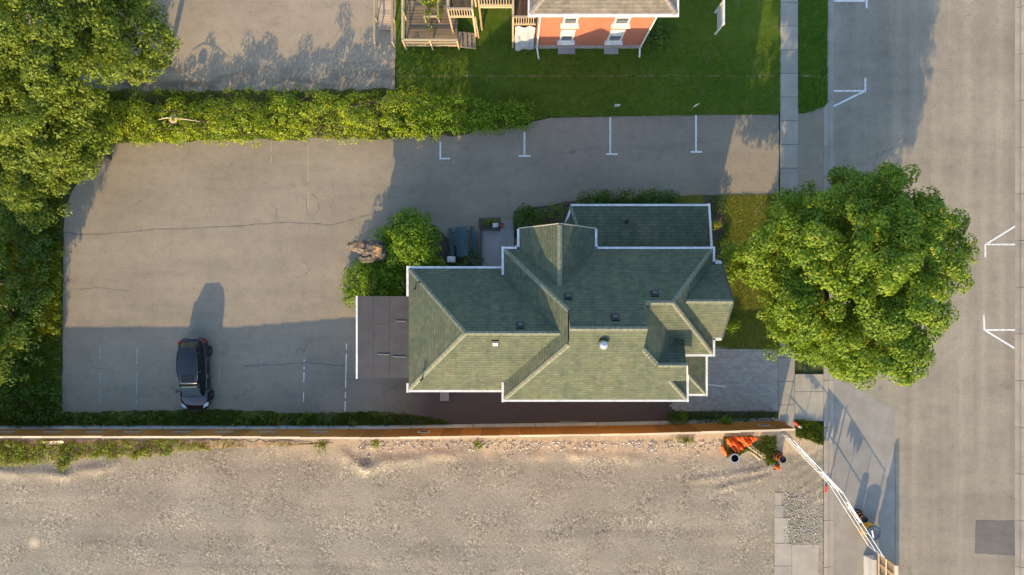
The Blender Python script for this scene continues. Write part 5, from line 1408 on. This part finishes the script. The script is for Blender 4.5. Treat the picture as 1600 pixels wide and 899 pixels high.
b = MB(); b.box(-.26, .26, 2.30, 2.325, .62, .74); cpart('number_plate', b, M['white'], False)
b = MB(); b.bar((-.5, 1.72, 1.565), (.5, 1.72, 1.565), .16, .03); cpart('spoiler', b, M['paint'], False)

# ------------------------------------------------------------------ snag: broken trunk leaning out of the bushes
sg = thing('dead_snag', 'thick broken dead trunk leaning out of the bushes over the parking lot', 'trunk', tuple(G(602, 397)))
def gnarl(pts, rad, n, seed, amp):
    r = np.random.default_rng(seed); b = MB(); P = []; Rr = []
    pts = [Vector(p) for p in pts]
    for i in range(len(pts) - 1):
        for k in range(6): P.append(pts[i].lerp(pts[i + 1], k / 6)); Rr.append(rad[i] + (rad[i + 1] - rad[i]) * k / 6)
    P.append(pts[-1]); Rr.append(rad[-1])
    b.tube(P, Rr, n, caps=True); ph = r.uniform(0, 6, 4); cnt = 0
    for i in range(len(P)):
        for k in range(n):
            v = Vector(b.v[i * n + k]); d = v - P[i]; a = 2 * math.pi * k / n
            f = 1 + amp * (math.sin(3 * a + ph[0] + i * .25) * .5 + math.sin(7 * a + ph[1] - i * .4) * .35 + r.normal() * .18)
            if i == len(P) - 1: f *= r.uniform(.4, 1.1)
            b.v[i * n + k] = tuple(P[i] + d * f)
    return b
gnarl([G(604, 397, 0), G(598, 395, 1.3), G(584, 391, 2.5), G(566, 386, 3.1), G(543, 383, 3.3)], [.66, .62, .58, .42, .22], 16, 4, .3).build('trunk', M['snag'], sg)
gnarl([G(590, 396, 1.9), G(578, 401, 2.6), G(562, 405, 2.9)], [.40, .38, .2], 12, 6, .35).build('broken_limb', M['snag'], sg)

# ------------------------------------------------------------------ vegetation
def CL(lst): return [(tuple(G(px, py, z)), (r, r, r * .75)) for px, py, z, r in lst]
# the street maple: tufted clumps with dark gaps between
tc = G(1325, 427, 6.1)
core = crown_boughs((tc.x, tc.y, 6.1), 3.9, 3.7, 3.2, 60, 1.1, 5, .6, 77, -.9, .1) + crown_boughs((tc.x + .2, tc.y - .1, 8.6), 1.6, 1.5, 1.2, 14, .8, 6, .5, 78, -.2, .1)
tree('street_maple', 'large bright green maple with a tufted crown overhanging the pavement and road', (tc.x, tc.y, 0), (tc.x, tc.y, 6.1), (4.8, 5.2, 4.3), 190, 0.50, 0.15, 46, M['leaf_maple'], 31, 0.30, nlimb=40, lump=0.24, low=-0.92, bough=(0.95, 6), jit=0.45, extra=core)
# wild trees at the upper left
def wt(px, py, z, r, n, lab, seed, ground=True, size=.20, dens=22, mat='leaf_wild', cr=.62, rz=None):
    c = G(px, py, z); inner = crown_boughs(tuple(c), r * .55, r * .52, r * .34, max(8, n // 4), cr * 1.4, 5, cr * .85, seed + 500, -.9, .1)
    return tree('wild_tree', lab, (c.x, c.y, 0), tuple(c), (r * .9, r * .86, rz or r * .55), int(n * .95), cr * .78, size * .78, dens * 1.45, M[mat], seed, 0.16, 'wild trees along the left edge', nlimb=16, lump=.35, jit=.6, bough=(cr * 1.5, 6), extra=inner)
wt(70, 40, 6.5, 5.0, 135, 'tall open-crowned wild tree filling the upper left corner', 41, dens=20)
wt(200, 55, 4.6, 2.7, 70, 'slender wild tree arching over the neighbour lot', 42, dens=16, cr=.5)
wt(45, 165, 4.6, 3.2, 80, 'bushy wild tree at the left end of the hedge', 43, dens=20)
wt(48, 245, 3.4, 2.75, 80, 'spreading bright wild tree over the left corner of the parking lot', 44, dens=24)
wt(120, 232, 3.2, 1.5, 26, 'small wild tree at the hedge corner of the parking lot', 45, dens=22, cr=.5)
wt(-22, 540, 3.4, 1.6, 30, 'pale-leaved wild tree poking in at the left edge beside the car park', 46, dens=22, cr=.5)
wt(-95, 440, 5.0, 2.2, 40, 'wild tree mostly beyond the left edge', 47, dens=20)
wt(-100, 600, 5.5, 2.4, 40, 'shadowy wild tree past the lower left edge', 48, dens=20)
r = random.Random(9)
cl = [(r.uniform(0, 78), r.uniform(318, 470), r.uniform(.4, 1.7), r.uniform(.25, .55)) for _ in range(110)]
shrub('dark_thicket', 'dark leafy thicket beneath the trees left of the parking lot', tuple(G(40, 400)), CL(cl), .13, 26, M['leaf_dark'], 51, 'thicket')
cl = [(r.uniform(-10, 62), r.uniform(470, 600), r.uniform(.3, 1.3), r.uniform(.22, .5)) for _ in range(80)]
shrub('dark_thicket', 'shaded low thicket beside the lower left parking bays', tuple(G(25, 530)), CL(cl), .16, 18, M['leaf_dark'], 52, 'thicket')
# hedge along the north side of the lot
HB = ring_noise(gp((100, 140), (190, 141), (400, 142), (620, 140), (700, 150), (828, 172), (826, 196), (700, 213), (560, 217), (330, 219), (180, 226), (100, 250)), .35, .12, 61)
sheet('hedge_bed', HB, 0.012, M['weedsoil'], .03)
blades('grass', 'rough grass under and along both edges of the overgrown hedge', HB, 150, .28, .05, M['blade'], 79)
cl = []
for _ in range(70):
    px = r.uniform(190, 690); top = r.random() < .4
    cl.append((px, r.uniform(138, 152) if top else r.uniform(206, 219), r.uniform(.25, .8), r.uniform(.2, .36)))
for px in range(158, 655, 7):
    for k in range(4):
        t = k / 3; w = 1.0 if px > 300 else .85
        py = (168 if px < 420 else 160 if px < 560 else 157) + t * (46 if px < 600 else 48) + r.uniform(-6, 6)
        bil = 1 + .22 * math.sin(px * .071 + 1.3 * math.sin(px * .023)) + .12 * math.sin(px * .19)
        z = (0.8 + .75 * math.sin(t * 3.0)) * (0.75 if px < 260 else 1.0 if px < 480 else 1.3) * bil + r.uniform(-.3, .35)
        if r.random() < .12: continue
        cl.append((px + r.uniform(-7, 7), py + 5 * math.sin(px * .11 + 2 * t), max(.3, z), r.uniform(.26, .56)))
shrub('overgrown_hedge', 'long overgrown bright hedge between the parking lot and the neighbour lot', tuple(G(430, 185)), CL(cl), .115, 42, M['leaf_hedge'], 53, 'hedge', stems=40)
cl = []
for px in range(650, 826, 7):
    for k in range(3):
        f = (px - 650) / 175
        py = (156 + 12 * f) + k * (24 - 9 * f) + r.uniform(-5, 5)
        cl.append((px + r.uniform(-4, 4), py, (2.0 - 1.2 * f) * (0.6 + .4 * math.sin(k * 1.2 + .6)) + r.uniform(-.15, .25), r.uniform(.32, .5)))
shrub('shaded_shrubs', 'shaded green shrub row tapering to a point at the right end of the hedge', tuple(G(740, 180)), CL(cl), .12, 30, M['leaf_bush'], 54, 'shrub row')
# bushes behind the rear wing
def ball(px, py, z, R_, n, rr, seed, flat=.75):
    q = random.Random(seed); out = []
    for _ in range(n):
        a = q.uniform(0, 6.283); e = q.uniform(-.1, 1.4); d = q.uniform(.65, 1.0)
        c = G(px, py, 0); out.append(((c.x + R_ * d * math.cos(a) * math.cos(e), c.y + R_ * d * math.sin(a) * math.cos(e), max(.25, z + R_ * flat * d * math.sin(e))), (rr * q.uniform(.7, 1.2),) * 2 + (rr * .75,)))
    return out
shrub('round_bush', 'large dark rounded bush between the dead snag and the picnic table', tuple(G(654, 388)), ball(650, 385, 1.1, 2.0, 80, .52, 3, .9) + ball(612, 372, .7, 1.1, 22, .4, 5) + ball(672, 420, .6, 1.0, 20, .4, 6) + ball(628, 402, 1.2, 1.3, 30, .45, 16, .9), .135, 36, M['leaf_bush'], 55, 'bush')
shrub('sunlit_bush', 'bright sunlit bush below the dead snag at the corner of the flat roof', tuple(G(583, 452)), ball(590, 448, .7, 1.75, 54, .45, 7, .8) + ball(560, 462, .5, 1.0, 24, .36, 8) + ball(560, 430, .4, .8, 16, .34, 9) + ball(604, 425, .9, 1.3, 34, .4, 11, .8), .125, 36, M['leaf_bush'], 56, 'bush')
shrub('small_bush', 'small dark bush against the eave beside the picnic table', tuple(G(735, 409)), ball(735, 410, .3, .75, 16, .32, 9) + ball(712, 412, .2, .4, 5, .25, 10), .13, 24, M['leaf_dark'], 57, 'bush')
shrub('dark_bush', 'dark leafy bush hiding the lower wall behind the flat roof', tuple(G(625, 440)), ball(622, 438, .8, 1.6, 50, .42, 12, .8), .13, 32, M['leaf_bush'], 61, 'bush')
# planting beside the north wall
cl = [(r.uniform(908, 1058), r.uniform(303, 330), r.uniform(.5, 1.3), r.uniform(.28, .45)) for _ in range(150)]
shrub('clipped_hedge', 'dark hedge along the north gutter of the low green roof', tuple(G(980, 318)), CL(cl), .11, 34, M['leaf_dark'], 58, 'hedge')
bed1 = sheet('garden_bed', ring_noise(gp((803, 330), (850, 322), (905, 312), (1062, 312), (1062, 340), (880, 360), (803, 372)), .4, .05, 31), 0.03, M['soil'], 0.05)
bed2 = sheet('garden_bed', ring_noise(gp((1100, 306), (1130, 308), (1133, 400), (1140, 470), (1132, 530), (1100, 530)), .4, .06, 32), 0.05, M['soil'], 0.05)
bed3 = sheet('garden_bed', ring_noise(gp((748, 341), (782, 340), (782, 357), (748, 357)), .3, .03, 33), 0.03, M['soil'], 0.05)
bed4 = sheet('garden_bed', ring_noise(gp((585, 385), (620, 345), (680, 352), (745, 418), (640, 422), (640, 465), (575, 470), (562, 440)), .4, .06, 34), 0.012, M['soil'], 0.02)
bed5 = sheet('garden_bed', ring_noise(gp((1036, 643), (1216, 643), (1216, 668), (1036, 672)), .3, .04, 35), 0.03, M['soil'], 0.05)
shrub('garden_shrub', 'dark rounded shrub at the corner of the north gable', tuple(G(822, 348)), ball(824, 346, .4, 1.0, 36, .36, 13), .12, 32, M['leaf_dark'], 59)
shrub('garden_shrub', 'sparse low shrub in the bed beside the north gable', tuple(G(866, 336)), ball(866, 334, .12, .75, 20, .26, 14), .10, 28, M['leaf_bush'], 60)
shrub('lime_shrub', 'bright yellow-green shrub at the east end of the low green roof', tuple(G(1113, 351)), ball(1113, 351, .3, .42, 12, .24, 15), .09, 40, M['leaf_lime'], 62)
for i, (px, py, rr, lab) in enumerate(((1120, 322, .42, 'dark shrub at the top corner of the east bed'), (1124, 385, .35, 'low dark shrub below the yellow-green one'), (1131, 435, .40, 'dark shrub beside the east gable wall'), (1139, 508, .36, 'small shrub at the lower end of the east bed'))):
    shrub('bed_shrub', lab, tuple(G(px, py)), ball(px, py, .25, rr * 1.5, 20, .28, 20 + i), .10, 32, M['leaf_dark'] if i != 3 else M['leaf_bush'], 63 + i)
shrub('flower_clump', 'low flowering clump at the patio steps', tuple(G(764, 348)), [(tuple(G(r.uniform(750, 780), r.uniform(341, 354), .2)), (.2, .2, .16)) for _ in range(14)], .07, 60, M['leaf_weed'], 70, 'flowers')
shrub('strip_shrub', 'rounded shrub at the left end of the planting strip by the hoarding', tuple(G(1062, 656)), ball(1060, 655, .25, .5, 12, .28, 31), .10, 30, M['leaf_bush'], 71)
shrub('strip_shrub', 'taller twin-topped shrub overhanging the right half of the planting strip', tuple(G(1128, 655)), ball(1122, 655, .5, .4, 10, .24, 32, 1.2) + ball(1131, 653, .6, .35, 9, .24, 33, 1.3), .10, 32, M['leaf_bush'], 72)
cl = [(r.uniform(1045, 1213), r.uniform(645, 661), r.uniform(.15, .35), r.uniform(.18, .3)) for _ in range(110)]
tag(leaf_object('groundcover', *clump_leaves(CL(cl), 40, np.random.default_rng(73)), .08, M['leaf_dark'], None, kind='stuff'), 'low dark groundcover filling the strip below the pavers', 'groundcover', kind='stuff')
shrub('house_bush', 'dark rounded bush at the right corner of the brick house', tuple(G(1026, 62)), ball(1024, 62, .3, 1.05, 26, .38, 34, .7), .14, 26, M['leaf_dark'], 74, 'bush')
shrub('deck_shrub', 'leafy shrub growing up through the lower deck', tuple(G(672, 22)), [(tuple(G(r.uniform(661, 688), r.uniform(-20, 26), r.uniform(.9, 1.7))), (.3, .3, .25)) for _ in range(30)] + CL([(674, 40, .75, .25), (672, 48, .7, .2)]), .12, 30, M['leaf_weed'], 75)
# branch and stone caught on the hedge
o = MB().tube([G(248, 187, 1.95), G(262, 184, 2.1), G(285, 186, 2.05), G(312, 190, 1.8)], [.02, .035, .03, .012], 6).build('bare_branch', M['cap'], None, origin=tuple(G(275, 186, 2))); tag(o, 'bare pale branch lying across the left part of the hedge', 'branch')
b = MB(); b.lathe(G(271, 186, 1.75), [(0, -.2), (.26, -.1), (.30, .02), (.2, .14), (0, .18)], 9); o = b.build('pale_stone', M['dirt'], None, origin=tuple(G(271, 186, 1.75))); tag(o, 'pale rounded stump top showing through the hedge under the branch', 'stump')
# verges, weeds and rough grass
V1 = ring_noise(gp((97, 645), (330, 640), (480, 646), (600, 643), (690, 655), (708, 664), (640, 668), (97, 668)), .3, .08, 41)
sheet('verge', V1, 0.02, M['weedsoil'], .04)
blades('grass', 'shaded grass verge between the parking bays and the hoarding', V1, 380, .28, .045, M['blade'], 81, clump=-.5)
cl = [(r.uniform(100, 640), r.uniform(648, 663), r.uniform(.1, .35), r.uniform(.12, .28)) for _ in range(120)]
cl2 = [(r.choice([130, 185, 240, 380, 425, 470, 560]) + r.gauss(0, 14), r.uniform(648, 664), r.uniform(.1, .35), r.uniform(.12, .26)) for _ in range(70)]
tag(leaf_object('weeds', *clump_leaves(CL(cl2), 30, np.random.default_rng(89)), .10, M['leaf_weed'], None, kind='stuff'), 'paler weed clumps in the shaded verge below the hoarding', 'weeds', kind='stuff')
tag(leaf_object('weeds', *clump_leaves(CL(cl), 30, np.random.default_rng(82)), .10, M['leaf_dark'], None, kind='stuff'), 'leafy weeds in the verge below the hoarding', 'weeds', kind='stuff')
L1 = gp((-60, 300), (98, 300), (97, 470), (96, 668), (-60, 668))
sheet('rough_verge', L1, 0.0, M['ground'], .05)
blades('grass', 'rough tall grass along the left side of the parking lot', L1, 210, .42, .05, M['blade'], 83)
L2 = ring_noise(gp((58, 395), (97, 380), (98, 522), (72, 520), (60, 470)), .3, .06, 43)
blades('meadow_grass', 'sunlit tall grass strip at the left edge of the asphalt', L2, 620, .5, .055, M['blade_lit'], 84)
cl = [(r.uniform(62, 96), r.uniform(390, 520), r.uniform(.15, .5), r.uniform(.15, .3)) for _ in range(60)]
tag(leaf_object('weeds', *clump_leaves(CL(cl), 26, np.random.default_rng(85)), .11, M['leaf_weed'], None, kind='stuff'), 'sunlit weeds among the tall grass at the left edge', 'weeds', kind='stuff')
cl = [(r.uniform(5, 95), r.uniform(600, 662), r.uniform(.1, .5), r.uniform(.2, .4)) for _ in range(70)]
tag(leaf_object('weeds', *clump_leaves(CL(cl), 22, np.random.default_rng(86)), .13, M['leaf_dark'], None, kind='stuff'), 'dark weeds in the lower left corner of the verge', 'weeds', kind='stuff')
S1 = ring_noise(gp((-30, 688), (320, 688), (520, 692), (380, 700), (300, 702), (240, 712), (190, 716), (150, 714), (118, 716), (100, 738), (90, 730), (85, 722), (-30, 730)), .3, .12, 44)
sheet('weed_bank', S1, 0.035, M['dirt'], .06)
cl = []
for _ in range(330):
    for _t in range(20):
        x, y = r.uniform(-20, 330), r.uniform(690, 736)
        if inside(S1, *g2(x, y)): break
    cl.append((x, y, r.uniform(.05, .3), r.uniform(.14, .32)))
tag(leaf_object('weeds', *clump_leaves(CL(cl), 30, np.random.default_rng(87)), .11, M['leaf_weed'], None, kind='stuff'), 'sunlit weeds along the south foot of the hoarding', 'weeds', kind='stuff')
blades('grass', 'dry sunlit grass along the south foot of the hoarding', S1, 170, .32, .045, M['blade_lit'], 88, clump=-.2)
for i, (px, py, w, lab) in enumerate(((505, 698, .42, 'leafy weed clump on the gravel edge below a pale board'), (748, 695, .32, 'small weed clump on the stony edge right of the framed notice'), (586, 692, .25, 'tiny weed tuft left of the framed notice'))):
    shrub('weed_clump', lab, tuple(G(px, py)), ball(px, py, .1, w, 12, .18, 60 + i, .6), .11, 40, M['leaf_weed'], 90 + i, 'weed')
S2 = [ring_noise(gp((1040, 684), (1085, 683), (1080, 693), (1050, 694)), .2, .08, 45), ring_noise(gp((1130, 684), (1213, 680), (1213, 728), (1200, 729), (1188, 712), (1170, 704), (1150, 715), (1135, 715)), .2, .08, 46),
      ring_noise(gp((1243, 655), (1258, 656), (1286, 664), (1286, 696), (1268, 690), (1243, 682)), .2, .06, 47)]
for i, q in enumerate(S2):
    if i: sheet('weed_bank', q, 0.028, M['weedsoil'], .05)
    blades('grass', ('sparse grass at the hoarding foot left of the orange netting', 'green weeds and grass round the orange netting and planks', 'grass patch between the pavement and kerb at the hoarding end')[i], q, 420, .28, .05, M['blade_lit'] if i == 0 else M['blade'], 93 + i, clump=-.9)
# short grass fringe on the lawns
FR = ring_noise(gp((618, 60), (1218, 60), (1218, 181), (1100, 182), (860, 186), (820, 196), (618, 205)), .3, .06, 48)
blades('lawn_grass', 'mown lawn grass around the brick house', FR, 110, .09, .05, M['blade_lawn'], 97, 0.8, 0.03)
blades('lawn_grass', 'mown grass on the front lawn under the maple', ring_noise(gp((1135, 303), (1218, 303), (1218, 547), (1128, 546)), .3, .05, 49), 160, .09, .05, M['blade_lit'], 98, 0.8, 0.03)
blades('lawn_grass', 'mown grass on the boulevard strip', ring_noise(gp((1247, -20), (1294, -20), (1294, 163), (1270, 176), (1247, 180)), .2, .05, 50), 160, .08, .05, M['blade_lawn'], 99, 0.8, 0.03)
